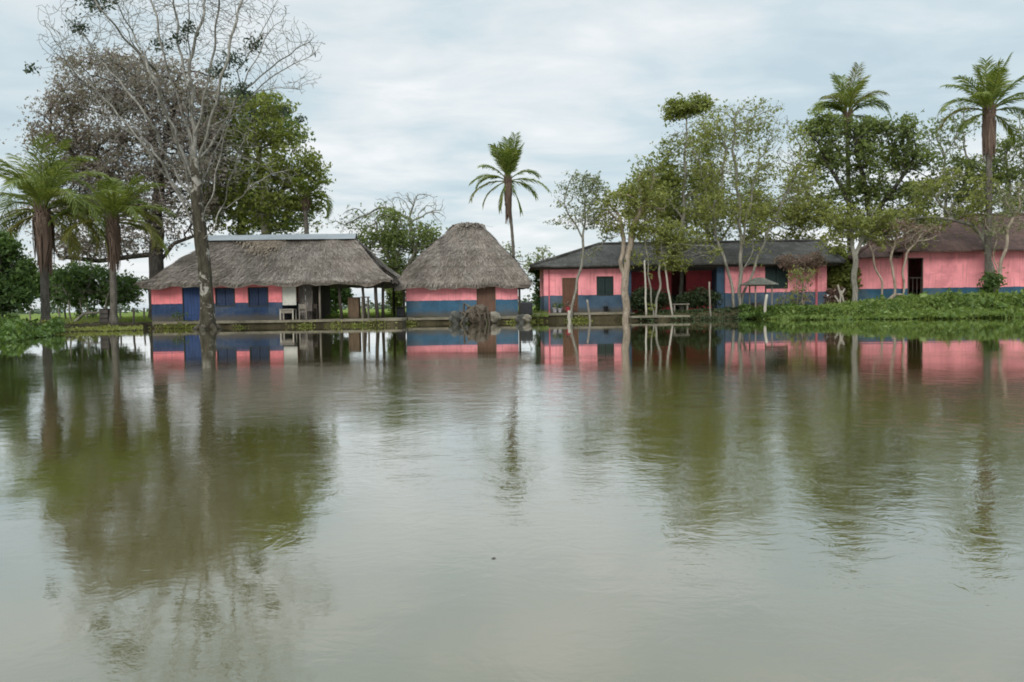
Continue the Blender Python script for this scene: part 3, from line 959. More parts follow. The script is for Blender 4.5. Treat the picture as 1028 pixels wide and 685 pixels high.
def branch_mesh(P, par, r0, rtip, expo=2.1):
    n = len(P)
    ch = [[] for _ in range(n)]
    for i, p in enumerate(par):
        if p >= 0: ch[p].append(i)
    cnt = np.zeros(n)
    order = np.argsort([0] * n)
    # children always have larger indices than parents
    for i in range(n - 1, -1, -1):
        if not ch[i]: cnt[i] = 1
        else: cnt[i] = sum(cnt[c] for c in ch[i])
        cnt[i] += 0.02
    rad = rtip + (r0 - rtip) * ((cnt - 1) / max(1.0, cnt.max() - 1)).clip(0) ** (1 / expo)
    mb = MB()
    roots = [i for i in range(n) if par[i] < 0]
    todo = [(r, None) for r in roots]
    while todo:
        i, p = todo.pop()
        chain = [i] if p is None else [p, i]
        while ch[i]:
            cs = sorted(ch[i], key=lambda c: -cnt[c])
            for c in cs[1:]: todo.append((c, i))
            i = cs[0]
            chain.append(i)
        rr = [rad[k] for k in chain]
        if p is not None: rr[0] = min(rr[0], rr[1] * 1.15)
        if p is None: rr[0] *= 1.25
        mx = max(rr)
        mb.tube([P[k] for k in chain], rr, 9 if mx > 0.12 else (5 if mx > 0.04 else 3), cap=False)
    return mb, rad, ch

def leaf_quads(C, size, rg, up=0.6, aspect=0.5):
    """rhombic leaves at the centres C"""
    n = len(C)
    d = rg.normal(size=(n, 3)); d[:, 2] -= 0.25
    d /= np.linalg.norm(d, axis=1)[:, None]
    nn_ = rg.normal(size=(n, 3)); nn_[:, 2] += up * 2
    s = np.cross(d, nn_); s /= (np.linalg.norm(s, axis=1)[:, None] + 1e-9)
    L = (size * np.clip(rg.lognormal(-0.08, 0.38, n), 0.4, 2.2))[:, None]
    W = L * aspect * 0.5
    V = np.stack([C - d * L * 0.5, C + s * W + d * L * 0.05, C + d * L * 0.5, C - s * W + d * L * 0.05], axis=1).reshape(-1, 3)
    F = np.arange(n * 4).reshape(-1, 4)
    return V, F

STAT = []
LEAF_K, ATTR_K, DK_K = 2.7, 1.8, 0.72
def tree(label, D, stems, blobs, leaf='leaf_mid', bark='bark_grey', n_attr=500, step=0.35, r0=0.16, rtip=0.012, leaves=7, leaf_size=0.2, spread=0.28,
         seed=1, name='tree', cat='tree', group=None, wander=0.25, dk=0.45, leaf_r=0.05, aspect=0.5, expo=2.1, crown='crown'):
    base = at(stems[0][0][0], stems[0][0][1], D)
    base.z = max(-0.6, min(base.z, ground_z(base.x, base.y) - 0.05))
    e = thing(name, label, cat, base, group)
    stems = [list(s) for s in stems]
    P, par, A, dens = grow(stems, blobs, D, int(n_attr * ATTR_K), step, 2.2, dk * DK_K, seed, wander)
    STAT.append((name, label[:30], len(P)))
    # let every root reach the ground
    for i in range(len(P)):
        if par[i] < 0:
            gz = ground_z(P[i][0], P[i][1])
            P[i][2] = min(P[i][2], gz - 0.12)
    mb, rad, ch = branch_mesh(P, par, r0, rtip, expo)
    mb.build('trunk', M[bark], e, smooth=True)
    rg = np.random.default_rng(seed + 100)
    sel = np.nonzero(rad < leaf_r)[0]
    if leaves > 0 and len(sel):
        C = []
        for s in range(0, len(sel), 400):
            q = P[sel[s:s + 400]]
            k = np.linalg.norm(q[:, None] - A[None], axis=2).argmin(1)
            pr = dens[k]
            # clumps: some twigs are full, some are bare
            cl_ = (np.sin(q[:, 0] * 2.1 + seed) + np.sin(q[:, 1] * 1.7 + 2 * seed) + np.sin(q[:, 2] * 2.6 + 3 * seed)) / 3
            num = rg.poisson(np.clip(LEAF_K * leaves * pr * (1 + 1.7 * cl_), 0, None))
            for c, m_ in zip(q, num):
                if m_:
                    cc = c + rg.normal(0, spread, (max(1, m_ // 4), 3)) * np.array([1, 1, 0.7])
                    C.append(np.repeat(cc, 4, axis=0) + rg.normal(0, 0.075, (len(cc) * 4, 3)) * np.array([1, 1, 0.6]))
        if C:
            V, F = leaf_quads(np.vstack(C), leaf_size * 0.8, rg, aspect=aspect)
            cb = MB(); cb.add_np(V, F)
            cb.build(crown, M[leaf], e)
    return e

def epiphyte(e, px, py, D, rpx, n, mat, seed, size=0.16):
    rg = np.random.default_rng(seed)
    c = np.array(at(px, py, D))
    r = rpx * D / FPX
    q = rg.normal(0, 0.5, (n, 3)) * np.array([r * 1.1, r, r * 0.75])
    V, F = leaf_quads(c + q, size, rg)
    b = MB(); b.add_np(V, F)
    b.build('epiphyte', M[mat], e)

# big leafless tree in front of the long house
BARE_ENDS = [(196, 205, 150, 120, 95, 55), (200, 235, 160, 160, 105, 90), (195, 150, 165, 60, 148, -20), (194, 120, 180, 50, 172, -25), (196, 170, 225, 70, 248, -20), (195, 140, 215, 50, 222, -25),
             (198, 215, 140, 140, 66, 60), (199, 225, 175, 130, 122, 20), (197, 185, 155, 80, 110, -10), (196, 165, 240, 95, 315, 38), (210, 130, 262, 85, 322, 52), (226, 110, 258, 92, 305, 90),
             (197, 190, 228, 120, 272, 30), (203, 243, 224, 205, 248, 130), (222, 212, 255, 185, 292, 170), (199, 230, 220, 160, 236, 100), (200, 236, 180, 190, 150, 165), (160, 75, 110, 20, 80, -15), (140, 140, 90, 90, 48, 45), (190, 60, 205, 10, 208, -30),
             (197, 200, 188, 120, 190, 60), (198, 210, 206, 140, 212, 90), (200, 238, 165, 210, 140, 130), (235, 75, 262, 35, 280, 0)]
T = tree('tall leafless grey tree with spreading bare limbs and mossy trunk before the thatched house', 41.8,
         [[(208, 332), (208, 305), (206, 275), (202, 242)],
          [(202, 242), (198, 205), (196, 160), (193, 100), (189, 40), (190, -20)]] +
         [[(a_, b_), ((a_ + c_) / 2 + random.uniform(-3, 3), (b_ + d_) / 2 + 5, random.uniform(-1.0, 1.0)), (c_, d_, random.uniform(-2.2, 2.2)), ((c_ + e_) / 2, (d_ + f_) / 2 - 3, random.uniform(-2.5, 2.5)), (e_, f_, random.uniform(-3, 3))] for (a_, b_, c_, d_, e_, f_) in BARE_ENDS],
         [(190, 10, 70, 60, 0), (240, 20, 55, 50, 0), (130, 30, 60, 60, 0), (290, 45, 36, 24, 0, 0, 1.4), (285, 80, 40, 14, 0, 0, 1.3), (95, 65, 48, 45, 0),
          (160, 100, 40, 45, 0.0), (215, 100, 35, 40, 0), (265, 175, 35, 18, 0, -0.5, 0.8), (120, 110, 40, 40, 0), (190, 150, 40, 40, 0.0), (235, 150, 28, 30, 0), (190, -45, 110, 40, 0), (60, 30, 25, 30, 0)],
         bark='bark_pale', n_attr=3800, step=0.28, r0=0.28, rtip=0.010, leaves=0, seed=5, name='bare_tree', dk=0.33, wander=0.14, expo=1.65)
for i, (px, py, r, n) in enumerate(((32, 68, 5, 50), (80, 28, 8, 110), (95, 3, 12, 200), (112, -2, 9, 120), (256, 45, 8, 110), (234, 60, 10, 160), (221, 72, 9, 120), (242, 92, 10, 170),
                                    (160, 45, 8, 90), (188, 28, 7, 80), (287, 112, 5, 50), (303, 120, 4, 40), (180, 38, 7, 70))):
    epiphyte(T, px, py, 41.8 + random.uniform(-0.8, 0.8), r * 1.15, int(n * 1.9), 'leaf_epiphyte', 400 + i)
# mossy bark sleeve of the lower trunk
sl_ = MB()
pts = [at(x, y, 41.8) for x, y in ((208.5, 334), (208.3, 322), (208, 305), (207, 290), (206, 275), (204, 258), (202.3, 244))]
pts[0].z = -0.5
sl_.tube(pts + [at(200.3, 225, 41.8), at(198, 205, 41.8), at(197, 180, 41.8), at(196, 160, 41.8)], [0.52, 0.42, 0.36, 0.34, 0.34, 0.35, 0.36, 0.34, 0.31, 0.27, 0.20], 14)
sl_.build('lower_bark', M['bark_lichen'], T, smooth=True)
rt = MB()
for k in range(6):
    a = k * 1.05 + 0.4
    p = Vector((pts[1].x, pts[1].y, 0.25))
    rt.tube([p, p + Vector((math.cos(a) * 0.45, math.sin(a) * 0.45, -0.12)), p + Vector((math.cos(a) * 0.95, math.sin(a) * 0.95, -0.5))], [0.22, 0.16, 0.06], 7)
rt.build('roots', M['bark_lichen'], T, smooth=True)

tree('large dark limbed tree with thin brownish pink foliage behind the two left palms', 56,
     [[(157, 312), (157, 270), (158, 220), (160, 165)], [(160, 165), (150, 120), (135, 85)], [(160, 165), (172, 120), (180, 80)],
      [(157, 255), (130, 258), (100, 262), (60, 258)], [(158, 235), (140, 205), (110, 175), (85, 150)], [(157, 265), (175, 245), (200, 235)], [(110, 175), (80, 160), (55, 140)]],
     [(90, 130, 50, 50, 0.8), (60, 140, 25, 45, 0.8), (110, 80, 55, 28, 0.7), (150, 100, 50, 40, 0.8), (75, 190, 45, 34, 0.8), (130, 180, 45, 40, 0.7), (180, 150, 40, 55, 0.7),
      (185, 215, 35, 25, 0.8), (90, 250, 50, 14, 0.9), (205, 110, 30, 45, 0.8), (150, 235, 30, 20, 0.9), (60, 225, 30, 25, 0.9), (205, 165, 34, 45, 0.8), (110, 215, 40, 22, 0.9), (45, 185, 16, 26, 0.8)],
     leaf='leaf_brown', bark='bark_dark', n_attr=1700, step=0.42, r0=0.5, rtip=0.014, leaves=19, leaf_r=0.09, leaf_size=0.2, spread=0.42, seed=8, dk=0.6)

tree('dense green leafy tree rising behind the metal ridge of the long thatched house', 58,
     [[(268, 312), (268, 260), (266, 220), (262, 180), (258, 140)], [(266, 220), (285, 190), (300, 180)], [(266, 225), (240, 195), (225, 180)]],
     [(255, 112, 40, 16, 1.0), (272, 132, 35, 20, 1.0), (285, 165, 34, 26, 1.2), (300, 185, 26, 30, 1.2), (270, 195, 45, 34, 1.0), (235, 150, 30, 30, 0.8), (230, 195, 32, 32, 0.8), (310, 170, 15, 14, 1.0), (308, 212, 16, 16, 0.9), (245, 222, 36, 16, 1.0), (285, 222, 30, 14, 1.0), (215, 215, 22, 20, 0.8), (312, 225, 10, 8, 0.9)],
     leaf='leaf_bright', bark='bark_grey', n_attr=1300, step=0.42, r0=0.36, leaves=10, leaf_size=0.27, spread=0.34, seed=12, dk=0.6, leaf_r=0.05)
tree('dark green tree crown showing above and behind the brighter green tree on the left', 63,
     [[(240, 311), (242, 250), (245, 180), (250, 130)]],
     [(245, 118, 38, 22, 1.2), (275, 128, 28, 15, 1.2), (225, 150, 25, 30, 1.0), (298, 138, 10, 9, 0.7), (240, 200, 40, 26, 1.0), (275, 215, 36, 18, 1.0), (215, 190, 20, 30, 0.9)],
     leaf='leaf_dark', bark='bark_dark', n_attr=900, step=0.5, r0=0.34, leaves=12, leaf_size=0.28, spread=0.4, seed=13, dk=0.7, leaf_r=0.06)

tree('round bushy green tree between the long thatched house and the hut', 61,
     [[(402, 310), (400, 285), (398, 260)], [(400, 285), (415, 255)], [(398, 270), (382, 245)]],
     [(388, 228, 24, 18, 1.1), (380, 245, 22, 18, 0.9), (415, 235, 22, 18, 1.1), (400, 255, 32, 20, 0.9), (432, 245, 12, 14, 0.9), (402, 274, 20, 10, 0.8)],
     leaf='leaf_mid', bark='bark_grey', n_attr=800, step=0.4, r0=0.24, leaves=12, leaf_size=0.25, spread=0.32, seed=14, dk=0.55, leaf_r=0.05)
tree('thin leafless tree with bare twigs poking up behind the bushy tree left of the hut', 66,
     [[(418, 309), (416, 260), (412, 225)]],
     [(400, 207, 28, 14, 0), (425, 205, 20, 14, 0), (360, 222, 26, 14, 0.35), (340, 224, 12, 6, 0.5), (440, 215, 10, 12, 0)],
     leaf='leaf_grey', bark='bark_pale', n_attr=420, step=0.4, r0=0.16, rtip=0.01, leaves=5, leaf_size=0.2, seed=15, name='bare_tree', dk=0.45)

tree('young slender tree with bent forked pale trunk before the brown plank door', 49.3,
     [[(574, 316), (576, 298), (581, 278), (584, 262)], [(584, 262), (586, 235), (588, 205)], [(584, 262), (598, 252), (609, 240)], [(586, 240), (575, 222), (566, 205)]],
     [(588, 190, 20, 16, 0.9), (570, 196, 14, 16, 0.9), (603, 195, 16, 16, 0.8), (592, 215, 24, 16, 0.7), (568, 225, 18, 6, 0.8), (612, 228, 14, 14, 0.7), (580, 178, 12, 8, 0.9)],
     leaf='leaf_grey', bark='bark_grey', n_attr=520, step=0.26, r0=0.085, rtip=0.010, leaves=5, leaf_size=0.17, spread=0.16, seed=16, dk=0.38)
tree('young tree with stout tan twin trunk at the porch corner of the grey roofed house', 48.2,
     [[(629, 324), (628, 300), (627, 278)], [(627, 278), (623, 262), (627, 240), (622, 222)], [(627, 278), (631, 258), (634, 235), (642, 212), (650, 200)], [(627, 268), (640, 255)]],
     [(622, 205, 20, 16, 0.9), (640, 195, 18, 14, 1.0), (612, 222, 14, 16, 0.9), (655, 205, 18, 18, 0.9), (635, 225, 24, 14, 0.7), (650, 180, 14, 12, 0.8)],
     leaf='leaf_olive', bark='bark_tan', n_attr=520, step=0.27, r0=0.23, rtip=0.010, leaves=9, leaf_size=0.19, spread=0.2, seed=17, dk=0.4)
tree('tall thin tree topped by a bright green leaf clump above the dark porch', 53.0,
     [[(684, 309), (684, 280), (685, 240), (687, 190), (688, 150), (690, 122)], [(685, 220), (668, 195), (655, 178)], [(686, 200), (705, 185)]],
     [(690, 107, 20, 9, 2.2, 0, 1.5), (702, 103, 9, 7, 2.0), (678, 116, 8, 6, 2.0), (686, 140, 16, 12, 0.35), (702, 150, 14, 16, 0.4), (672, 150, 14, 14, 0.4), (660, 175, 24, 14, 1.0), (648, 166, 12, 9, 1.2), (690, 172, 26, 12, 0.8), (680, 200, 30, 16, 0.6), (705, 200, 20, 25, 0.5), (640, 190, 14, 14, 0.8)],
     leaf='leaf_bright', bark='bark_grey', n_attr=760, step=0.32, r0=0.13, rtip=0.010, leaves=10, leaf_size=0.22, spread=0.26, seed=18, dk=0.42)
tree('slender tree with two crossing bare stems and low olive crown before the porch', 47.6,
     [[(657, 317), (653, 295), (651, 270), (648, 240)], [(657, 317), (662, 290), (663, 262), (665, 240)]],
     [(668, 252, 24, 15, 1.3), (680, 262, 16, 10, 1.2), (655, 240, 18, 10, 0.9), (665, 232, 20, 12, 0.8), (695, 245, 20, 14, 1.1), (710, 252, 14, 9, 1.0), (645, 258, 10, 10, 0.9)],
     leaf='leaf_olive', bark='bark_grey', n_attr=520, step=0.25, r0=0.085, rtip=0.010, leaves=9, leaf_size=0.19, spread=0.2, seed=19, dk=0.36)
tree('many stemmed pale barked tree with airy sparse crown beside the tin roofed shelter', 49.4,
     [[(738, 319), (736, 295), (731, 270), (722, 248), (715, 215), (704, 175)],
      [(742, 319), (743, 290), (744, 250), (742, 200), (736, 150), (738, 120)],
      [(742, 310), (749, 290), (760, 262), (772, 230), (790, 195), (803, 165)],
      [(744, 250), (752, 210), (762, 160)], [(715, 215), (726, 180), (728, 140)], [(743, 280), (756, 250), (758, 225)], [(736, 295), (745, 270), (772, 250)]],
     [(735, 125, 34, 26, 0.55), (765, 120, 28, 22, 0.5), (790, 150, 26, 26, 0.5), (710, 150, 26, 34, 0.5), (745, 165, 44, 28, 0.35), (720, 205, 36, 30, 0.6), (780, 190, 30, 26, 0.6), (755, 225, 40, 22, 0.6), (805, 185, 18, 25, 0.6), (700, 235, 20, 12, 0.6)],
     leaf='leaf_olive', bark='bark_grey', n_attr=1500, step=0.3, r0=0.165, rtip=0.010, leaves=8, leaf_size=0.18, spread=0.22, seed=20, dk=0.42)
tree('broad airy olive tree spreading low over the middle of the long grey roof', 57.5,
     [[(722, 306), (720, 270), (716, 235), (706, 205)], [(718, 250), (735, 225), (752, 208)], [(717, 240), (695, 215), (672, 200)], [(720, 262), (740, 245), (775, 228)]],
     [(665, 195, 24, 14, 0.9), (645, 212, 18, 10, 0.8), (690, 215, 28, 14, 0.9), (720, 205, 28, 16, 0.8), (752, 205, 28, 14, 0.9), (785, 215, 28, 14, 0.9), (805, 232, 18, 10, 0.8), (735, 232, 36, 10, 0.7), (690, 240, 24, 8, 0.8), (770, 240, 26, 8, 0.7), (812, 246, 18, 10, 0.9), (655, 235, 20, 10, 0.8), (815, 215, 22, 18, 0.9), (800, 195, 18, 16, 0.7)],
     leaf='leaf_olive', bark='bark_grey', n_attr=1100, step=0.36, r0=0.16, rtip=0.010, leaves=12, leaf_size=0.22, spread=0.26, seed=34, dk=0.48)
tree('olive green tree with wide low crown hanging over the brown red tiled roof', 50.0,
     [[(998, 302), (996, 270), (988, 242), (972, 222)], [(988, 242), (985, 215), (988, 196)], [(975, 226), (955, 220), (935, 218), (915, 220)], [(955, 220), (945, 205), (938, 196)]],
     [(912, 214, 20, 14, 1.0), (936, 192, 22, 14, 0.9), (940, 228, 18, 10, 0.8), (968, 206, 24, 14, 1.0), (990, 190, 16, 14, 0.8), (955, 175, 16, 10, 0.6), (985, 228, 18, 8, 0.7), (918, 240, 14, 10, 0.9), (1008, 212, 14, 10, 0.6), (898, 222, 12, 8, 0.8)],
     leaf='leaf_olive', bark='bark_grey', n_attr=800, step=0.34, r0=0.13, rtip=0.010, leaves=8, leaf_size=0.21, spread=0.24, seed=35, dk=0.45)
tree('bare slim tree with scattered leaves behind the porch roof', 60,
     [[(712, 305), (712, 260), (708, 200), (700, 160)], [(708, 220), (722, 180), (730, 150)]],
     [(705, 140, 22, 30, 0.3), (730, 130, 22, 24, 0.3), (690, 175, 25, 25, 0.5), (725, 190, 35, 25, 0.6), (760, 200, 30, 20, 0.7), (670, 200, 26, 18, 0.8)],
     leaf='leaf_mid', bark='bark_pale', n_attr=650, step=0.4, r0=0.15, rtip=0.011, leaves=8, leaf_size=0.22, spread=0.24, seed=21, dk=0.55)
tree('dense dark green spreading tree behind the palm between the two pink houses', 59,
     [[(878, 304), (878, 265), (875, 230), (870, 195)], [(875, 230), (850, 200), (832, 165)], [(876, 220), (900, 185), (915, 165)], [(870, 195), (862, 160), (858, 135)]],
     [(825, 130, 22, 20, 1.1), (820, 155, 16, 20, 0.9), (850, 150, 28, 30, 1.0), (890, 138, 34, 22, 1.1), (915, 160, 26, 18, 1.1), (935, 178, 16, 12, 1.0), (870, 180, 34, 20, 0.9), (815, 175, 20, 8, 1.2), (900, 200, 30, 18, 0.9), (845, 205, 34, 14, 0.9), (880, 225, 36, 18, 0.9), (820, 212, 26, 14, 0.9)],
     leaf='leaf_mid', bark='bark_dark', n_attr=1250, step=0.42, r0=0.30, rtip=0.012, leaves=13, leaf_size=0.26, spread=0.32, seed=22, dk=0.58, leaf_r=0.05)
tree('straight pale trunked tree with yellow green leaves at the gap between the pink houses', 48.6,
     [[(858, 310), (858, 285), (858, 262), (856, 240), (852, 222)], [(858, 256), (866, 240), (874, 226)]],
     [(848, 218, 20, 12, 1.1), (862, 228, 22, 14, 1.0), (880, 222, 18, 16, 0.9), (842, 236, 18, 8, 0.8), (885, 240, 14, 8, 0.8), (835, 245, 18, 8, 0.8)],
     leaf='leaf_olive', bark='bark_grey', n_attr=420, step=0.27, r0=0.17, rtip=0.010, leaves=7, leaf_size=0.2, spread=0.22, seed=23, dk=0.42)
tree('airy thin tree with scattered leaves left of the rightmost palm', 61,
     [[(948, 302), (948, 255), (950, 205), (948, 165)], [(950, 220), (965, 190), (975, 165)], [(949, 230), (930, 210)]],
     [(945, 140, 22, 24, 0.5), (960, 125, 20, 22, 0.35), (965, 175, 26, 18, 1.1), (936, 195, 28, 18, 1.1), (975, 205, 26, 20, 0.7), (930, 222, 30, 18, 1.1), (955, 235, 26, 12, 0.9)],
     leaf='leaf_mid', bark='bark_pale', n_attr=750, step=0.4, r0=0.18, rtip=0.011, leaves=8, leaf_size=0.23, spread=0.24, seed=24, dk=0.52)
tree('leafy dark tree at the right behind the brown red roof and rightmost palm', 60,
     [[(1016, 302), (1016, 250), (1014, 205), (1012, 170)], [(1014, 215), (1000, 190), (985, 175)], [(1014, 205), (1030, 180)]],
     [(1012, 160, 24, 24, 0.8), (1030, 150, 20, 22, 0.6), (990, 170, 22, 12, 1.1), (1015, 185, 28, 18, 1.0), (1030, 205, 22, 20, 0.8), (985, 195, 18, 16, 0.9), (1022, 125, 12, 14, 0.4), (1050, 180, 25, 40, 0.8)],
     leaf='leaf_mid', bark='bark_grey', n_attr=800, step=0.4, r0=0.22, rtip=0.011, leaves=10, leaf_size=0.24, spread=0.26, seed=25, dk=0.55)
tree('small leaning bare tree with forked pale stem right of the rightmost palm trunk', 48.2,
     [[(1001, 300), (1003, 275), (1008, 255), (1012, 232), (1018, 215)], [(1003, 280), (998, 262), (1000, 240)]],
     [(1018, 200, 18, 18, 0.25), (1000, 225, 16, 14, 0.5), (1030, 220, 16, 14, 0.3)],
     leaf='leaf_grey', bark='bark_tan', n_attr=240, step=0.26, r0=0.10, rtip=0.010, leaves=6, leaf_size=0.18, spread=0.18, seed=26, dk=0.4)
tree('crooked small tree with pinkish brown twiggy crown beside the dark doorway', 48.6,
     [[(887, 300), (884, 280), (877, 262), (873, 245)], [(898, 300), (898, 280), (894, 262), (898, 246)], [(907, 300), (907, 275), (909, 255)]],
     [(880, 242, 16, 9, 0.6), (898, 240, 18, 10, 0.6), (910, 235, 14, 14, 0.7), (925, 235, 20, 14, 0.8), (890, 228, 22, 8, 0.5)],
     leaf='leaf_red', bark='bark_tan', n_attr=520, step=0.24, r0=0.11, rtip=0.010, leaves=6, leaf_size=0.16, spread=0.16, seed=27, dk=0.34, name='tree')
# shrubs
def shrub(label, D, cx, cy, rx, ry, leaf, seed, n_attr=260, leaves=12, leaf_size=0.18, r0=0.05, bark='bark_dark', stems=None, name='shrub', dens=1.0, extra=(), group=None, spread=0.16):
    gx = at(cx, cy, D)
    gy = 306 + 700.0 / D
    st = stems or [[(cx, 322), (cx, cy)], [(cx - rx * 0.4, 322), (cx - rx * 0.45, cy)], [(cx + rx * 0.4, 322), (cx + rx * 0.45, cy)]]
    return tree(label, D, st, [(cx, cy, rx, ry, dens)] + list(extra), leaf=leaf, bark=bark, n_attr=n_attr, step=0.22, r0=r0, rtip=0.008, leaves=leaves, leaf_size=leaf_size, spread=spread,
                seed=seed, name=name, cat='shrub', dk=0.3, leaf_r=0.05, group=group, crown='foliage')

shrub('tall dark green bush at the left edge of the photo beside the taller left palm', 40, 2, 275, 20, 36, 'leaf_dark', 51, 700, 16, 0.22, 0.09, extra=[(-12, 250, 22, 20, 1.0), (10, 300, 18, 16, 1.0), (-20, 290, 22, 30, 1), (4, 246, 12, 10, 1)])
tree('low spreading dark green tree with several leaning pale stems under the left palms', 49.5,
     [[(72, 320), (68, 300), (62, 282)], [(84, 320), (80, 300), (90, 285)], [(92, 318), (84, 300), (78, 285)], [(104, 318), (108, 300), (112, 285)]],
     [(68, 285, 24, 16, 1.0), (95, 283, 24, 16, 1.1), (118, 290, 24, 14, 1.0), (134, 300, 10, 6, 0.9), (85, 272, 26, 8, 0.8), (55, 300, 10, 8, 0.7)],
     leaf='leaf_dark', bark='bark_grey', n_attr=750, step=0.26, r0=0.10, rtip=0.010, leaves=11, leaf_size=0.2, spread=0.2, seed=52, dk=0.38)
shrub('mass of dark green bushes behind the fence under the two left palms', 56, 80, 296, 34, 12, 'leaf_dark', 67, 700, 12, 0.24, 0.06, extra=[(50, 285, 22, 16, 0.9), (118, 298, 22, 10, 0.9), (30, 280, 14, 22, 0.9), (135, 288, 14, 8, 0.6)])
shrub('dark clipped hedge bush left of the porch doorway behind the slanting poles', 49.6, 652, 301, 20, 9, 'leaf_hedge', 53, 420, 16, 0.16, name='hedge_bush', extra=[(638, 303, 8, 8, 1), (668, 302, 8, 8, 1)])
shrub('dark clipped hedge bush right of the porch doorway', 49.8, 706, 299, 17, 9, 'leaf_hedge', 54, 380, 16, 0.16, name='hedge_bush', extra=[(690, 301, 8, 7, 1)])
shrub('brown twiggy shrub with upright stems before the right wing window', 48.4, 802, 298, 17, 12, 'leaf_olive', 55, 420, 6, 0.15, 0.06, 'bark_tan',
      stems=[[(798, 318), (795, 290), (792, 278)], [(806, 318), (806, 292), (812, 280)], [(802, 318), (800, 290), (800, 275)], [(796, 318), (786, 298)]], extra=[(806, 276, 14, 8, 0.7), (790, 305, 14, 8, 0.6)], dens=0.5)
shrub('reddish leaved shrub reaching up to the eave of the right wing', 50.0, 803, 266, 18, 8, 'leaf_red', 56, 300, 7, 0.16, 0.05, 'bark_tan',
      stems=[[(808, 312), (806, 285), (802, 268)]], extra=[(818, 262, 10, 6, 0.8), (788, 262, 10, 6, 0.7)], dens=0.9)
shrub('broad leaved yellow green bush in the gap between the two pink houses', 51.6, 845, 280, 14, 20, 'leaf_bright', 57, 340, 9, 0.34, 0.06, extra=[(842, 262, 8, 12, 0.9), (852, 290, 7, 12, 1.0)])
shrub('dark leafy bush in deep shade between the two pink houses', 53.5, 843, 275, 12, 26, 'leaf_dark', 58, 420, 14, 0.26, 0.06)
shrub('rusty brown low bush at the right end of the grey roofed house', 50.6, 838, 298, 8, 9, 'leaf_red', 59, 160, 9, 0.16, 0.03)
shrub('small bright green shrub at the foot of the rightmost palm', 47.4, 995, 279, 8, 6, 'weed_dark', 60, 150, 13, 0.2, 0.03, extra=[(994, 288, 6, 6, 1)], stems=[[(995, 308), (995, 280)]])
shrub('dark bush seen through the open porch of the long thatched house', 62, 330, 291, 16, 9, 'leaf_dark', 61, 300, 14, 0.28, 0.05, extra=[(320, 296, 12, 8, 1), (344, 297, 8, 7, 1)])
shrub('green bush beside the left wall of the hut behind the black bin', 58, 397, 296, 8, 12, 'leaf_mid', 62, 200, 10, 0.24, 0.04)
shrub('tiny green weed plant against the blue wall left of the bare tree trunk', 45.3, 181, 318, 5, 3, 'weed_dark', 63, 60, 9, 0.14, 0.015, stems=[[(181, 323), (181, 318)]], name='weed_plant')
shrub('dark green bush behind the left corner of the grey roofed house', 58, 541, 277, 6, 12, 'leaf_dark', 64, 160, 12, 0.24, 0.04)
tree('small far tree with thin crown right of the lone palm', 88, [[(547, 306), (547, 275), (546, 262)]], [(546, 257, 10, 7, 1.0), (538, 266, 9, 6, 0.9), (553, 266, 7, 6, 0.9)],
     leaf='leaf_grey', bark='bark_grey', n_attr=160, step=0.45, r0=0.14, rtip=0.015, leaves=8, leaf_size=0.3, spread=0.35, seed=65, dk=0.6)
tree('small far tree showing beside the lone palm trunk above the hut roof', 84, [[(513, 306), (513, 275), (513, 255)]], [(513, 248, 7, 8, 1.0), (520, 262, 12, 8, 0.9), (528, 268, 8, 6, 1)],
     leaf='leaf_grey', bark='bark_grey', n_attr=160, step=0.45, r0=0.14, rtip=0.015, leaves=8, leaf_size=0.3, spread=0.35, seed=66, dk=0.6)

# ------------------------------------------------------------------ palms
def frond_mesh(base, az, el, L, droop, rg, npair=62, leafL=0.95, w_=0.062):
    """rachis that starts at elevation el, bends down by droop, with hanging leaflets"""
    rach, leafb = MB(), MB()
    n = 12
    pts = [Vector(base)]
    curl = rg.normal(0, 0.5)
    droop = droop * rg.uniform(0.75, 1.35)
    L = L * rg.uniform(0.85, 1.08)
    for i in range(n):
        a = el - droop * ((i + 0.5) / n) ** 1.5
        az2 = az + curl * (i / n) ** 2
        d = Vector((math.cos(az2) * math.cos(a), math.sin(az2) * math.cos(a), math.sin(a)))
        pts.append(pts[-1] + d * (L / n))
    mb = MB()
    mb.tube(pts, [0.05 * (1 - 0.85 * i / n) + 0.006 for i in range(n + 1)], 5, cap=False)
    V, F = [], []
    for k in range(npair):
        t_ = 0.12 + 0.87 * (k + rg.uniform(0, 0.7)) / npair
        f = t_ * n
        i = min(n - 1, int(f))
        p = pts[i] + (pts[i + 1] - pts[i]) * (f - i)
        tg = (pts[i + 1] - pts[i]).normalized()
        side = tg.cross(Vector((0, 0, 1)))
        if side.length < 0.05: side = Vector((-math.sin(az), math.cos(az), 0))
        side.normalize()
        ll = leafL * (0.45 + 0.75 * math.sin(math.pi * min(1, 0.12 + t_ * 0.84))) * rg.uniform(0.8, 1.1)
        for sg in (-1, 1):
            if rg.uniform() < 0.08: continue
            d1 = (tg * rg.uniform(0.7, 0.95) + side * sg * rg.uniform(0.6, 0.8) + Vector((0, 0, rg.uniform(-0.2, 0.08)))).normalized()
            d2 = (d1 + Vector((0, 0, -rg.uniform(0.2, 0.6)))).normalized()
            wd = tg.cross(d1)
            wd = (tg * 0.7 + wd * rg.uniform(-0.7, 0.7)).normalized() * w_ * 0.5
            a, b, c = p, p + d1 * ll * 0.5, p + d1 * ll * 0.5 + d2 * ll * 0.5
            o = len(V)
            V += [a - wd * 0.6, a + wd * 0.6, b + wd, b - wd, c]
            F += [(o, o + 1, o + 2, o + 3), (o + 3, o + 2, o + 4)]
    mb.add(V, F)
    return mb

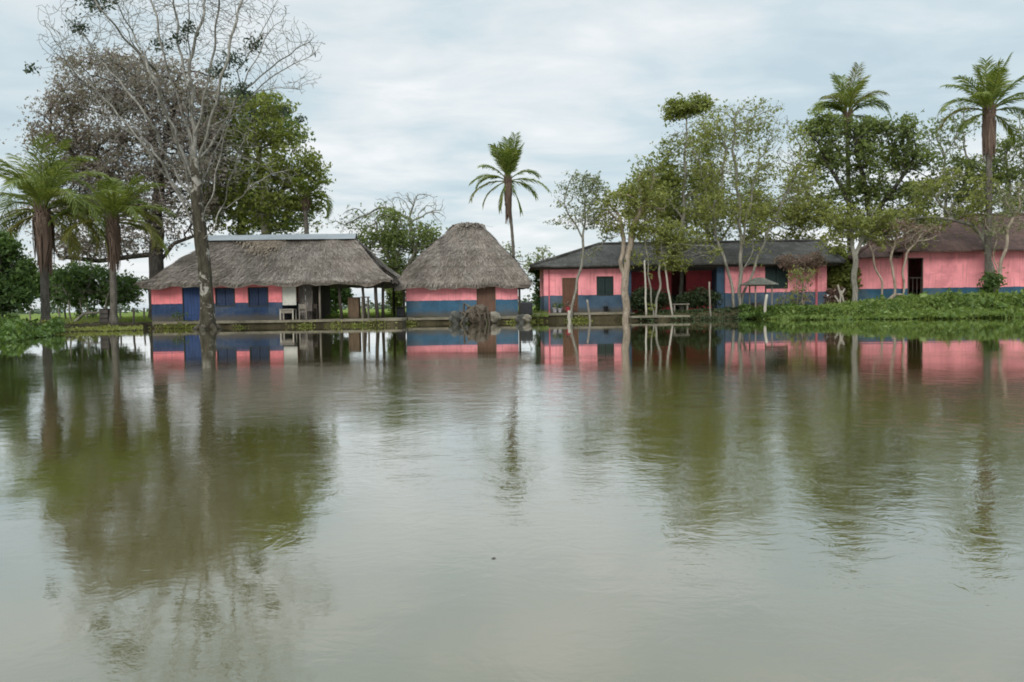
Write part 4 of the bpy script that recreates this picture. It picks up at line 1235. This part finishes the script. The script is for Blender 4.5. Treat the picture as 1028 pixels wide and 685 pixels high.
def palm(label, D, trunk, rb, rt_, fronds, L, seed, skirt=None, yellow=(), leafL=0.75, coconuts=0):
    rg = np.random.default_rng(seed)
    pts = [at(x, y, D) for x, y in trunk]
    pts[0].z = ground_z(pts[0].x, pts[0].y) - 0.1
    e = thing('palm_tree', label, 'palm tree', pts[0], None)
    n = polyline_nodes(pts, 0.35)
    mb = MB()
    k = len(n) - 1
    mb.tube(n, [(rb + (rt_ - rb) * i / k) * (1.5 if i == 0 else 1.18 if i == 1 else 1) * (1 + 0.05 * ((i % 2) * 2 - 1)) for i in range(k + 1)], 10)
    mb.build('trunk', M['bark_palm'], e, smooth=True)
    top = pts[-1]
    cr = MB()                                                 # swollen crown shaft of leaf bases
    for i in range(26):
        a = i * 2.4
        p = top + Vector((math.cos(a) * rt_, math.sin(a) * rt_, -0.5 + i * 0.02))
        cr.tube([p, p + Vector((math.cos(a) * 0.16, math.sin(a) * 0.16, 0.35)), p + Vector((math.cos(a) * 0.22, math.sin(a) * 0.22, 0.75))], [0.07, 0.05, 0.02], 4)
    cr.build('leaf_bases', M['frond_dead'], e)
    for i, (azd, eld, lf, dr) in enumerate(fronds):
        if skirt and 228 < azd % 360 < 312 and eld - dr < -35 and eld < 62: azd += 75 if azd % 360 > 270 else -75
        b = top + Vector((math.cos(R(azd)) * 0.12, math.sin(R(azd)) * 0.12, 0.15 + 0.25 * max(0, eld) / 90))
        f = frond_mesh(b, R(azd), R(eld), L * lf, R(dr), rg, leafL=leafL)
        f.build('frond', M['frond_yellow' if i in yellow else 'frond'], e)
    if skirt:
        ln, wid, cnt = skirt
        sk = MB()
        for i in range(cnt):
            a = rg.uniform(0, 2 * math.pi)
            r1 = wid * rg.uniform(0.55, 1.0)
            p0 = top + Vector((math.cos(a) * rt_ * 1.3, math.sin(a) * rt_ * 1.3, rg.uniform(-0.35, 0.25)))
            l_ = ln * (rg.uniform(0.35, 1.0) if rg.uniform() < 0.75 else rg.uniform(0.9, 1.15))
            p1 = p0 + Vector((math.cos(a) * r1 * 0.55, math.sin(a) * r1 * 0.55, -0.12 * l_))
            a2 = a + rg.normal(0, 0.3)
            p2 = Vector((top.x + math.cos(a2) * r1 * 0.95, top.y + math.sin(a2) * r1 * 0.95, top.z - l_ * 0.6))
            a3 = a2 + rg.normal(0, 0.3)
            p3 = Vector((top.x + math.cos(a3) * r1 * rg.uniform(0.7, 1.0), top.y + math.sin(a3) * r1 * rg.uniform(0.7, 1.0), top.z - l_))
            ww = rg.uniform(0.02, 0.07)
            tn = Vector((-math.sin(a), math.cos(a), 0)) * ww
            sk.add([p0 - tn * .5, p0 + tn * .5, p1 - tn, p1 + tn, p2 - tn, p2 + tn, p3 - tn * 0.4, p3 + tn * 0.4], [(0, 1, 3, 2), (2, 3, 5, 4), (4, 5, 7, 6)])
        sk.build('dead_fronds', M['frond_dead'], e)
    return e

def ring(n, el, lf, dr, off=0, jit=8, seed=0):
    rs = random.Random(seed)
    return [(off + 360.0 * i / n + rs.uniform(-jit, jit), el + rs.uniform(-jit, jit), lf * rs.uniform(0.9, 1.08), dr + rs.uniform(-jit, jit)) for i in range(n)]

palm('tall coconut palm with broad skirt of dead brown fronds, nearest the left edge', 43.5, [(46, 322), (45, 290), (44, 255), (43, 216)], 0.24, 0.18,
     ring(5, 80, 0.9, 40, 10, 9, 1) + ring(7, 62, 1.05, 85, 30, 9, 2) + ring(8, 38, 1.05, 95, 5, 9, 3) + ring(5, 10, 0.95, 80, 20, 9, 31) + [(190, -25, 0.8, 60), (350, -30, 0.8, 50)], 4.1, 71, (2.9, 0.55, 260), yellow=(20, 22, 25, 26), leafL=1.0)
palm('shorter coconut palm with narrow dead brown skirt beside the long thatched house', 44.5, [(114, 321), (114, 295), (113, 260), (113, 226)], 0.20, 0.15,
     ring(4, 78, 0.9, 40, 20, 9, 4) + ring(6, 58, 1.0, 85, 0, 9, 5) + ring(6, 34, 1.0, 95, 15, 9, 6) + ring(4, 6, 0.95, 75, 40, 9, 32) + [(5, 12, 1.0, 105)], 3.4, 72, (2.3, 0.38, 170), yellow=(11, 16, 18, 20), leafL=0.9)
palm('lone slim coconut palm with upright tuft and drooping side fronds behind the hut', 66, [(517, 307), (516, 270), (515, 245), (513, 220), (510, 184)], 0.16, 0.11,
     ring(6, 84, 1.0, 14, 10, 4, 7) + ring(7, 74, 0.9, 26, 30, 5, 8) + [(175, 52, 0.95, 75), (5, 42, 0.95, 100), (180, 26, 0.95, 75), (0, 12, 1.05, 75), (185, 2, 1.1, 60), (190, -22, 1.05, 45), (355, -62, 0.9, 25), (200, -66, 0.8, 20), (90, 20, 0.9, 80), (270, 25, 0.9, 90), (300, 0, 0.8, 60)], 3.3, 73, (3.1, 0.34, 130), leafL=0.95, yellow=(17, 18))
palm('coconut palm with ragged yellow green crown rising above the dense tree between the pink houses', 62, [(853, 305), (853, 260), (852, 200), (851, 150), (851, 119)], 0.20, 0.15,
     ring(4, 80, 1.0, 30, 10, 7, 9) + ring(6, 58, 1.0, 70, 25, 9, 10) + [(180, 40, 1.0, 85), (0, 42, 1.05, 95), (170, 12, 0.85, 60), (10, 8, 0.9, 60), (200, 45, 0.95, 85), (340, 48, 1.0, 85), (270, 40, 0.9, 90)], 3.5, 74, (1.4, 0.30, 80), yellow=(0, 3, 7, 9, 12, 13), leafL=0.95)
palm('tallest coconut palm with long dead brown skirt near the right edge', 49.5, [(992, 304), (992, 260), (993, 200), (993, 150), (993, 116)], 0.21, 0.15,
     ring(5, 80, 1.0, 26, 0, 9, 11) + ring(6, 60, 1.05, 60, 25, 8, 12) + [(180, 42, 1.05, 85), (0, 45, 1.1, 85), (178, 22, 1.0, 80), (355, 18, 1.05, 95), (190, -10, 0.7, 50), (320, 35, 1, 80), (220, 35, 1, 80), (4, -25, 0.85, 45)], 3.1, 75, (2.6, 0.40, 150), yellow=(13,), leafL=0.85)
palm('coconut palm half hidden behind the green tree, fronds drooping over the metal ridge', 57, [(312, 310), (311, 270), (308, 235), (306, 205)], 0.2, 0.15,
     ring(4, 65, 0.9, 60, 0, 8, 13) + [(0, 25, 1.0, 110), (350, 40, 1.0, 115), (10, 5, 0.9, 90), (200, 30, 0.9, 90)], 2.6, 76, None)

# ------------------------------------------------------------------ bank weeds, grass, far woods
def leaf_cloud(name, C, size, mat, seed, label, cat, aspect=0.5, up=0.7):
    rg = np.random.default_rng(seed)
    V, F = leaf_quads(C, size, rg, up=up, aspect=aspect)
    b = MB(); b.add_np(V, F)
    o = b.build(name, M[mat])
    return tag(o, label, cat, kind='stuff')

def mound(rg, n, y_front, y_back, px0, px1, hfun):
    px = rg.uniform(px0, px1, n)
    y = rg.uniform(0, 1, n)
    C = []
    for a, f in zip(px, y):
        yf = y_front(a); yy = yf + (y_back - yf) * f
        x = WX(a, yy)
        h = hfun(a, f)
        lump = 0.7 + 0.35 * math.sin(x * 1.9 + yy) * math.sin(x * 0.7 - yy * 0.8 + 1) + 0.3 * math.sin(x * 4.3 + yy * 2.1) * math.sin(x * 2.3 - yy * 1.1)
        lump = max(lump, 0.42)
        z = max(0.0, ground_z(x, yy)) + h * lump * rg.uniform(0.15, 1.0) ** 0.5
        C.append((x, yy, z + 0.03))
    return np.array(C)

rgw = np.random.default_rng(81)
def yf_r(a): return 41.2 - 0.9 * math.sin(a * 0.021) + 0.7 * math.sin(a * 0.11) + max(0, 845 - a) * 0.055
C = mound(rgw, 34000, yf_r, 48.3, 800, 1110, lambda a, f: (0.10 + 0.42 * min(1, max(0, (a - 845) / 110.0))) * min(1, 0.4 + 1.6 * f))
C2 = mound(rgw, 5500, yf_r, 47.6, 742, 810, lambda a, f: (0.08 + 0.16 * (a - 742) / 60) * min(1, 0.3 + 1.4 * f))
C4 = mound(rgw, 2600, lambda a: 42.4 + 0.5 * math.sin(a * 0.35), 45.8, 794, 828, lambda a, f: 0.18)
C = np.vstack([C, C2[C2[:, 2] > 0.02], C4])
sprig = C[(C[:, 0] > 19.0) & (C[:, 1] < 46.5)]
sprig = sprig[rgw.integers(0, len(sprig), 320)]
C3 = []
for q in sprig:
    hgt = rgw.uniform(0.1, 0.35)
    for k in range(9): C3.append(q + np.array([rgw.normal(0, 0.07), rgw.normal(0, 0.07), hgt * k / 8]))
C = np.vstack([C, np.array(C3)])
nb_ = 5200
q_ = C[rgw.integers(0, len(C), nb_)]
hb2 = rgw.uniform(0.08, 0.32, nb_) * np.where(q_[:, 0] > 18.5, 1.0, 0.45)
ln2 = rgw.normal(0, 0.12, (nb_, 2))
wd2 = rgw.uniform(0.012, 0.028, nb_)
z0_ = np.array([max(-0.05, ground_z(a_, b_)) for a_, b_ in q_[:, :2]])
V_ = np.stack([np.stack([q_[:, 0] - wd2, q_[:, 1], z0_], 1), np.stack([q_[:, 0] + wd2, q_[:, 1], z0_], 1), np.stack([q_[:, 0] + ln2[:, 0], q_[:, 1] + ln2[:, 1], q_[:, 2] + hb2], 1)], 1).reshape(-1, 3)
b_ = MB(); b_.add_np(V_, np.arange(3 * nb_).reshape(-1, 3))
tag(b_.build('bank_grass', M['grass']), 'tall thin grass blades growing among the right bank weeds', 'grass', kind='stuff')
leaf_cloud('bank_weeds', C, 0.21, 'weed', 82, 'bright green leafy weeds spilling over the right bank into the water', 'weeds', up=0.3)
C = mound(rgw, 3000, lambda a: 46.0 + 0.4 * math.sin(a * 0.3), 48.5, 742, 800, lambda a, f: 0.35)
leaf_cloud('bank_weeds', C, 0.18, 'weed_dark', 83, 'low green weeds at the foot of the tin roofed shelter', 'weeds')
def yf_l(a): return 26.5 + max(0, a - 5) * 0.17 + 0.7 * math.sin(a * 0.25)
C = mound(rgw, 9000, yf_l, 40, -90, 62, lambda a, f: (0.55 + 0.25 * math.sin(a * 0.13)) * min(1, 0.25 + 2.5 * f))
leaf_cloud('bank_weeds', C, 0.22, 'weed_dark', 84, 'dark green weeds growing out over the water at the left edge', 'weeds')
C = mound(rgw, 2200, lambda a: 39.5, 43.5, 40, 142, lambda a, f: 0.20)
leaf_cloud('bank_weeds', C, 0.13, 'leaf_olive', 85, 'low olive ground cover on the mud bank below the left palms', 'weeds')

C = mound(rgw, 2600, lambda a: 46.2 + 0.5 * math.sin(a * 0.2), 50, 640, 756, lambda a, f: 0.16)
leaf_cloud('bank_weeds', C, 0.15, 'leaf_hedge', 89, 'dark ground cover on the shaded bank below the hedge bushes', 'weeds')

C = []
for k in range(95):
    px_ = rgw.uniform(136, 645)
    yq = 44.95 if px_ < 405 else (47.15 if px_ < 524 else 49.3)
    if math.sin(px_ * 0.11) + math.sin(px_ * 0.037 + 1) < 0.1: continue
    c_ = np.array([WX(px_, yq), yq - rgw.uniform(0, 0.25), 0.02])
    r_ = rgw.uniform(0.08, 0.34)
    q_ = rgw.normal(0, 1, (int(90 * r_ / 0.2), 3)) * np.array([r_ * 1.3, 0.12, r_ * 0.45])
    q_[:, 2] = np.abs(q_[:, 2])
    C.append(c_ + q_)
leaf_cloud('bank_weeds', np.vstack(C), 0.11, 'leaf_olive', 90, 'ragged olive weeds and scum clinging to the foot of the quays', 'weeds')

# grass blades of the field behind the houses
rgg = np.random.default_rng(86)
gb = MB()
n = 15000
gy = 49 + (rgg.uniform(0, 1, n) ** 1.6) * 40
gp = np.concatenate([rgg.uniform(40, 150, n // 2), rgg.uniform(305, 410, n // 3), rgg.uniform(515, 550, n - n // 2 - n // 3)])
gx = np.array([WX(a, b) for a, b in zip(gp, gy)])
gz = np.array([land_z(a, b) for a, b in zip(gx, gy)])
hh = rgg.uniform(0.1, 0.35, n)
ln = rgg.normal(0, 0.1, (n, 2))
wd = rgg.uniform(0.012, 0.03, n)
V = np.stack([np.stack([gx - wd, gy, gz - 0.05], 1), np.stack([gx + wd, gy, gz - 0.05], 1), np.stack([gx + ln[:, 0], gy + ln[:, 1], gz + hh], 1)], 1).reshape(-1, 3)
gb.add_np(V, np.arange(3 * n).reshape(-1, 3))
tag(gb.build('grass', M['grass']), 'short bright green pasture grass behind the houses', 'grass', kind='stuff')

rgf = np.random.default_rng(87)
C = []
for k in range(420):
    x = rgf.uniform(-420, 420)
    y = rgf.uniform(300, 420)
    if math.sin(x * 0.045) + 0.5 * math.sin(x * 0.13 + 2) < -0.5: continue
    hgt = 3.0 + 1.8 * math.sin(x * 0.06 + 1) + rgf.uniform(-0.8, 1.5)
    nn_ = 34
    q = rgf.normal(0, 1, (nn_, 3)) * np.array([2.2, 2.0, hgt * 0.3])
    c = np.array([x, y, hgt * 0.5]) + q
    c[:, 2] = np.abs(c[:, 2]) + 0.3
    C.append(c)
leaf_cloud('far_woods', np.vstack(C), 1.5, 'far_leaf', 88, 'distant low line of pale trees across the flat pasture', 'woods', aspect=0.8)

# ------------------------------------------------------------------ small things along the bank
def lump(mb, c, r, seed, sq=0.75, n=7):
    rs = np.random.default_rng(seed)
    ph_ = rs.uniform(0, 6, 6)
    V, F = [], []
    ns, nr = 14, 9
    for j in range(nr + 1):
        th = math.pi * j / nr
        for i in range(ns):
            a = 2 * math.pi * i / ns
            d = np.array([math.sin(th) * math.cos(a), math.sin(th) * math.sin(a), math.cos(th)])
            k = 1 + 0.16 * math.sin(3 * d[0] + ph_[0]) + 0.14 * math.sin(4 * d[1] + ph_[1]) + 0.12 * math.sin(5 * d[2] + ph_[2] + d[0] * 3) + rs.uniform(-0.04, 0.04)
            V.append((c[0] + d[0] * r[0] * k, c[1] + d[1] * r[1] * k, c[2] + d[2] * r[2] * k))
    for j in range(nr):
        for i in range(ns):
            i2 = (i + 1) % ns
            F.append((j * ns + i, (j + 1) * ns + i, (j + 1) * ns + i2, j * ns + i2))
    mb.add(V, F)

def boulder(label, px, py, D, rx, rz, mat, seed):
    c = at(px, py, D)
    mb = MB()
    lump(mb, c, (rx, rx * 0.8, rz), seed)
    o = mb.build('boulder', M[mat], origin=(c.x, c.y, c.z - rz), smooth=False)
    return tag(o, label, 'rock')

boulder('pale rounded boulder right of the tree stump at the water edge', 497.5, 318.5, 46.2, 0.36, 0.33, 'rock', 1)
boulder('dark mottled boulder left of the tree stump at the water edge', 457, 320, 46.2, 0.36, 0.36, 'rock_dark', 2)
boulder('small pale stone on the pile below the black box', 529, 319.5, 46.6, 0.25, 0.2, 'rock', 3)
boulder('mossy brown boulder in the gap between hut and grey roofed house', 523, 320, 46.8, 0.3, 0.28, 'rock_dark', 4)
boulder('low grey stone lying between stump and dark mottled boulder', 466.5, 321.5, 46.0, 0.22, 0.2, 'rock_dark', 6)

# stump with a tangle of roots
c = at(477, 318, 46.3)
st = thing('tree_stump', 'gnarled dark tree stump with tangled roots before the hut door', 'tree stump', (c.x, c.y, -0.2))
mb = MB()
lump(mb, (c.x + 0.05, c.y, 0.45), (0.55, 0.5, 0.55), 9)
lump(mb, (c.x + 0.28, c.y - 0.15, 0.72), (0.34, 0.3, 0.36), 10)
mb.build('stump', M['stump'], st)
rs = random.Random(4)
mb = MB()
for k in range(17):
    a = rs.uniform(0, 6.28)
    p = Vector((c.x, c.y, 0.55)) + Vector((math.cos(a) * 0.3, math.sin(a) * 0.3, rs.uniform(-0.2, 0.4)))
    q = p + Vector((math.cos(a) * rs.uniform(0.25, 0.6), math.sin(a) * 0.4, rs.uniform(-0.1, 0.35)))
    r_ = Vector((c.x + math.cos(a) * rs.uniform(0.7, 1.25), c.y + math.sin(a) * 0.8, rs.uniform(-0.3, 0.4)))
    mb.tube([p, q, r_], [0.10, 0.07, 0.03], 6)
for k in range(6):
    a = rs.uniform(0, 6.28)
    p = Vector((c.x + 0.1, c.y, 0.9))
    mb.tube([p, p + Vector((math.cos(a) * 0.25, math.sin(a) * 0.2, 0.16)), p + Vector((math.cos(a) * 0.4, math.sin(a) * 0.2, rs.uniform(0.1, 0.32)))], [0.06, 0.04, 0.015], 5)
mb.build('roots', M['stump'], st)

def block(name, label, cat, D, px0, px1, ytop, zbot, depth, mat, bev=0.03, lid=None):
    """a bevelled box thing between two photo columns"""
    x0, x1 = WX(px0, D), WX(px1, D)
    zt = WZ((px0 + px1) / 2, ytop, D)
    e = thing(name, label, cat, ((x0 + x1) / 2, D + depth / 2, zbot))
    mb = MB()
    V = []
    for z, i in ((zbot, bev), (zbot + bev, 0), (zt - bev, 0), (zt, bev)):
        V += [(x0 + i, D + i, z), (x1 - i, D + i, z), (x1 - i, D + depth - i, z), (x0 + i, D + depth - i, z)]
    F = [(3, 2, 1, 0), (12, 13, 14, 15)]
    for l in range(3):
        for k in range(4):
            k2 = (k + 1) % 4
            F.append((l * 4 + k, l * 4 + k2, l * 4 + 4 + k2, l * 4 + 4 + k))
    mb.add(V, F)
    mb.build('body', M[mat], e)
    return e, (x0, x1, zt)

# black tank beside the hut
e, (x0, x1, zt) = block('water_tank', 'black squarish plastic tank standing on stones in the gap right of the hut', 'tank', 47.4, 522.5, 534.5, 303.5, 0.45, 0.6, 'tank', 0.06)
mb = MB(); mb.tube([(x0 + 0.2, 47.7, zt - 0.01), (x0 + 0.2, 47.7, zt + 0.06)], 0.11, 12); mb.build('cap', M['tank'], e)
mb = MB(); mb.tube([(x1 - 0.25, 47.5, zt - 0.02), (x1 - 0.2, 47.5, zt + 0.12), (x1 - 0.12, 47.5, zt + 0.2)], 0.025, 6); mb.build('handle', M['tank'], e)
e, (x0, x1, zt) = block('bin', 'black rounded bin beside the left wall of the hut', 'bin', 48.2, 397.5, 405, 309, 0.38, 0.45, 'tank', 0.07)
mb = MB(); mb.box(x0 - 0.01, x1 + 0.01, 48.19, 48.66, zt + 0.003, zt + 0.05); mb.build('lid', M['tank'], e)

# porch furniture of the long house
e = thing('table', 'grey wooden table below the white panel on the long house porch', 'table', (X1(290), D1 - 0.3, 0.39))
mb = MB(); mb.box(X1(283.5), X1(298), D1 - 0.75, D1 + 0.03, Z1(290, 311) - 0.02, Z1(290, 311) + 0.05); mb.build('tabletop', M['wood_grey'], e)
for px in (284.5, 297):
    for yy in (D1 - 0.7, D1 - 0.05):
        mb = MB(); mb.box(X1(px) - 0.035, X1(px) + 0.035, yy - 0.03, yy + 0.03, 0.39, Z1(290, 311) - 0.022); mb.build('leg', M['wood_pale'], e)
mb = MB(); mb.box(X1(284.5) + 0.037, X1(297) - 0.037, D1 - 0.72, D1 - 0.69, Z1(290, 311) - 0.2, Z1(290, 311) - 0.024); mb.build('apron', M['wood_grey'], e)

def chair(label, px, D, turn, mat='wood_grey'):
    b = Vector((WX(px, D), D, 0.39))
    e = thing('chair', label, 'chair', b)
    cs, sn = math.cos(turn), math.sin(turn)
    def rot(pts): return [(b.x + x * cs - y * sn, b.y + x * sn + y * cs, b.z + z) for x, y, z in pts]
    def bx(nm, x0, x1, y0, y1, z0, z1):
        mb = MB(); mb.box(x0, x1, y0, y1, z0, z1)
        mb.v = rot(mb.v); mb.build(nm, M[mat], e)
    bx('seat', -0.21, 0.21, -0.21, 0.21, 0.42, 0.46)
    for x in (-0.19, 0.19):
        bx('leg', x - 0.022, x + 0.022, -0.2, -0.155, 0, 0.418)
        bx('leg', x - 0.022, x + 0.022, 0.165, 0.21, 0, 0.418)
        bx('back_post', x - 0.02, x + 0.02, 0.172, 0.208, 0.462, 0.9)
    bx('backrest', -0.168, 0.168, 0.176, 0.2, 0.62, 0.88)
chair('plain grey wooden chair against the board wall on the long house porch', 303.5, 45.5, 0.3)
chair('plain wooden chair on the porch just left of the thin grey post', 313, 46.4, -0.6, 'wood_dark')

e, (x0, x1, zt) = block('cabinet', 'tall brown wooden cabinet standing under the porch beside a dark post', 'cabinet', 46.7, 349, 360, 298.5, 0.42, 0.55, 'wood_brown', 0.015)
for i in range(2):
    mb = MB(); wdt = (x1 - x0) / 2
    mb.box(x0 + i * wdt + 0.02, x0 + (i + 1) * wdt - 0.02, 46.675, 46.697, 0.5, zt - 0.06); mb.build('door', M['wood_brown'], e)
e, (x0, x1, zt) = block('crate', 'dark weathered wooden crate on the mud bank beside the shorter left palm', 'crate', 46.0, 99.5, 107.5, 310, 0.33, 0.5, 'wood_dark', 0.02)
for i in range(3):
    mb = MB(); z = 0.38 + i * (zt - 0.4) / 3
    mb.box(x0 - 0.012, x1 + 0.012, 45.975, 45.997, z, z + (zt - 0.4) / 3 - 0.05); mb.build('slat', M['boards'], e)
e = thing('stool', 'tall grey wooden stool frame between the leaning porch posts', 'stool', (X1(365.5), 46.2, 0.39))
zt = WZ(365, 299, 46.2)
for dx in (-0.16, 0.16):
    for dy in (0.0, 0.32):
        mb = MB(); mb.tube([(X1(365.5) + dx * 1.1, 46.2 + dy, 0.38), (X1(365.5) + dx, 46.2 + dy, zt)], 0.035, 6); mb.build('leg', M['wood_grey'], e)
mb = MB(); mb.box(X1(365.5) - 0.24, X1(365.5) + 0.24, 46.14, 46.58, zt + 0.003, zt + 0.06); mb.build('seat', M['wood_grey'], e)
mb = MB(); mb.box(X1(365.5) - 0.18, X1(365.5) + 0.18, 46.18, 46.22, zt - 0.45, zt - 0.39); mb.build('rung', M['wood_grey'], e)

def post(name, label, cat, D, a, b, r, mat, group=None, zb=None, seed=0):
    rs = random.Random(seed)
    p, q = at(a[0], a[1], D), at(b[0], b[1], D)
    if zb is not None: p.z = zb
    n = 6
    pts = [p + (q - p) * (i / n) + Vector((rs.uniform(-1, 1), rs.uniform(-1, 1), 0)) * r * 0.35 for i in range(n + 1)]
    mb = MB(); mb.tube(pts, [r * (1.12 - 0.2 * i / n) for i in range(n + 1)], 8)
    o = mb.build(name, M[mat], origin=p, smooth=True)
    return tag(o, label, cat, group)

G = 'mooring posts in the water by the quays'
post('mooring_post', 'stout grey mooring post in the water before the brown plank door', 'post', 47.6, (572, 323), (571, 312), 0.10, 'wood_pale', G, -0.5, 1)
post('mooring_post', 'thin leaning mooring post in the water right of the brown plank door', 'post', 47.6, (593.5, 324), (589.5, 301), 0.065, 'wood_grey', G, -0.5, 2)
post('mooring_post', 'dark thin stake in the water at the left end of the long quay', 'post', 42.6, (134.5, 332), (134, 309), 0.055, 'wood_dark', G, -0.5, 3)
G = 'slanting poles in front of the porch'
post('wooden_pole', 'upright pale pole with whitish top, leftmost before the dark porch', 'pole', 47.4, (649, 317), (647, 262), 0.055, 'wood_pale', G, 0.1, 4)
post('wooden_pole', 'pale pole leaning left with bright cut top before the porch doorway', 'pole', 47.4, (675.5, 317), (666, 259), 0.055, 'wood_pale', G, 0.1, 5)
post('wooden_pole', 'short thin grey pole with twiggy top before the right hedge bush', 'pole', 47.2, (713.5, 318), (712, 283), 0.05, 'wood_grey', G, 0.0, 6)
post('wooden_pole', 'short pale leaning post beside the tin roofed shelter', 'pole', 46.6, (767, 318), (770, 296), 0.085, 'wood_pale', G, 0.0, 7)
e = thing('forked_pole', 'pale forked dead branch standing right of the grey roofed house', 'pole', at(844, 308, 49.8))
mb = MB()
for pth in (((843, 308), (844, 297), (841, 286)), ((844, 297), (848, 290)), ((842, 303), (838, 297)), ((848, 308), (846, 299), (844, 292))):
    mb.tube([at(x, y, 49.8) for x, y in pth], 0.06, 6)
mb.build('branch', M['wood_pale'], e)

# fence on the left bank: posts are things, each with its label's place
G = 'grey fence posts on the left bank'
for i, (px, yt, lb) in enumerate(((30, 312, 'grey fence post near the dark bush at the left edge'), (60, 309, 'grey fence post just right of the tallest left palm trunk'), (88, 308, 'grey fence post left of the dark crate'),
                                  (121, 309, 'grey fence post right of the shorter left palm trunk'), (145, 309, 'grey fence post nearest the left wall of the long thatched house'))):
    post('fence_post', lb, 'fence post', 52, (px, 321), (px + random.uniform(-1, 1), yt), 0.055, 'wood_grey', G, 0.2, 20 + i)
mb = MB()
for k, dz in enumerate((0.45, 0.8)):
    mb.tube([at(px, 300, 52).xy.to_3d() + Vector((0, 0, 0.36 + dz + (0.02 if i % 2 else 0))) for i, px in enumerate((20, 30, 60, 88, 121, 145, 152))], 0.008, 4)
o = mb.build('fence_wire', M['wire'], origin=at(85, 315, 52))
tag(o, 'two thin wires strung along the grey fence posts on the left bank', 'wire')

# tin roofed shelter
c = at(764, 310, 47.6)
sh = thing('shelter', 'tiny open shelter with pale tin hipped roof on thin posts', 'shelter', (c.x, c.y + 0.6, 0.4))
xs0, xs1 = WX(752, 47.6), WX(777, 47.6)
zt = WZ(764, 285.5, 47.6)
for (px, dy) in ((758.5, 0), (775, 0), (758.5, 1.2), (775, 1.2)):
    mb = MB(); mb.tube([(WX(px, 47.6), 47.6 + dy, 0.2), (WX(px, 47.6), 47.6 + dy, zt + 0.05)], 0.045, 6); mb.build('post', M['wood_grey'], sh)
mb = MB()
for (A, B, a, b) in hip_point(xs0 - 0.12, xs1 + 0.15, 47.2, 49.2, zt, xs0 + 0.55, xs1 - 0.45, 48.2, zt + 0.42):
    A, B, a, b = map(Vector, (A, B, a, b))
    dn = Vector((0, 0, -0.04))
    if (a - b).length < 1e-6:
        mb.add([A, B, a, A + dn, B + dn, a + dn], [(0, 1, 2), (5, 4, 3), (0, 3, 4, 1)])
    else:
        mb.add([A, B, b, a, A + dn, B + dn, b + dn, a + dn], [(0, 1, 2, 3), (7, 6, 5, 4), (0, 4, 5, 1)])
mb.build('roof', M['shelter_tin'], sh)
mb = MB(); mb.box(WX(759, 47.6), WX(766, 47.6), 47.75, 48.6, 0.3, 0.95); mb.build('cabinet', M['wood_dark'], sh)
mb = MB(); mb.box(WX(758, 47.6), WX(775.5, 47.6), 47.56, 48.85, zt - 0.08, zt - 0.01); mb.build('beam', M['wood_grey'], sh)

# bench in the porch
e = thing('bench', 'low grey plank bench between the two dark hedge bushes', 'bench', at(683, 310, 48.6))
zb = WZ(683, 306, 48.6)
mb = MB(); mb.box(WX(675, 48.6), WX(692, 48.6), 48.5, 48.9, zb, zb + 0.06); mb.build('seat', M['wood_grey'], e)
for px in (677, 690):
    mb = MB(); mb.box(WX(px, 48.6) - 0.04, WX(px, 48.6) + 0.04, 48.55, 48.85, 0.25, zb - 0.002); mb.build('leg', M['wood_grey'], e)

# pots along the quay of the grey roofed house
def pot(name, label, cat, px, D, zb, r, h_, mat, plant=None, seed=0):
    x = WX(px, D)
    e = thing(name, label, cat, (x, D, zb))
    mb = MB()
    prof = [(0.0, 0.62), (0.02, 0.68), (0.8, 0.98), (0.82, 1.08), (1.0, 1.1), (1.0, 0.92), (0.7, 0.82)]
    mb.tube([(x, D, zb + h_ * a) for a, _ in prof], [r * b for _, b in prof], 12)
    mb.build('pot', M[mat], e, smooth=False)
    if plant:
        rg = np.random.default_rng(seed)
        V, F = leaf_quads(np.array([x, D, zb + h_ + 0.16]) + rg.normal(0, 0.11, (60, 3)), 0.16, rg)
        b = MB(); b.add_np(V, F); b.build('plant', M[plant], e)
    return e
pot('plant_pot', 'pale pot with small green plant at the left end of the grey roofed house', 'plant pot', 557, 50.4, 0.53, 0.16, 0.3, 'pale_pot', 'leaf_grey', 1)
pot('plant_pot', 'grey pot with dark plant just left of the brown plank door', 'plant pot', 562, 50.3, 0.53, 0.13, 0.26, 'pale_pot', 'leaf_dark', 2)
pot('plant_pot', 'red pot with leafy plant before the brown plank door', 'plant pot', 570.5, 50.2, 0.53, 0.16, 0.34, 'red_plastic', 'leaf_red', 3)
b = pot('bucket', 'small black bucket against the blue dado below the shuttered window', 'bucket', 608, 50.6, 0.53, 0.15, 0.34, 'tank')
mb = MB(); xx = WX(608, 50.6)
mb.tube([(xx - 0.16, 50.6, 0.86), (xx - 0.1, 50.6, 1.0), (xx, 50.6, 1.05), (xx + 0.1, 50.6, 1.0), (xx + 0.16, 50.6, 0.86)], 0.01, 5); mb.build('handle', M['wire'], b)

def on_water(px, py):
    v = at(px, py, 1.0) - Vector((0, 0, CAM_H))
    t_ = -CAM_H / v.z
    return Vector((v.x * t_, v.y * t_, 0))
p = on_water(495.5, 561); mb = MB()
mb.add([p + Vector(q) * 0.3 for q in ((-0.035, 0, 0.006), (0, -0.014, 0.012), (0.04, 0.004, 0.008), (0.004, 0.018, 0.014), (-0.035, 0, 0.003), (0, -0.014, 0.006), (0.04, 0.004, 0.004), (0.004, 0.018, 0.007))], [(0, 1, 2, 3), (7, 6, 5, 4)])
tag(mb.build('floating_leaf', M['wood_dark'], origin=p), 'single small dark leaf floating on the open water in the middle', 'leaf')
for o in bpy.data.objects:
    if '_base' in o: del o['_base']
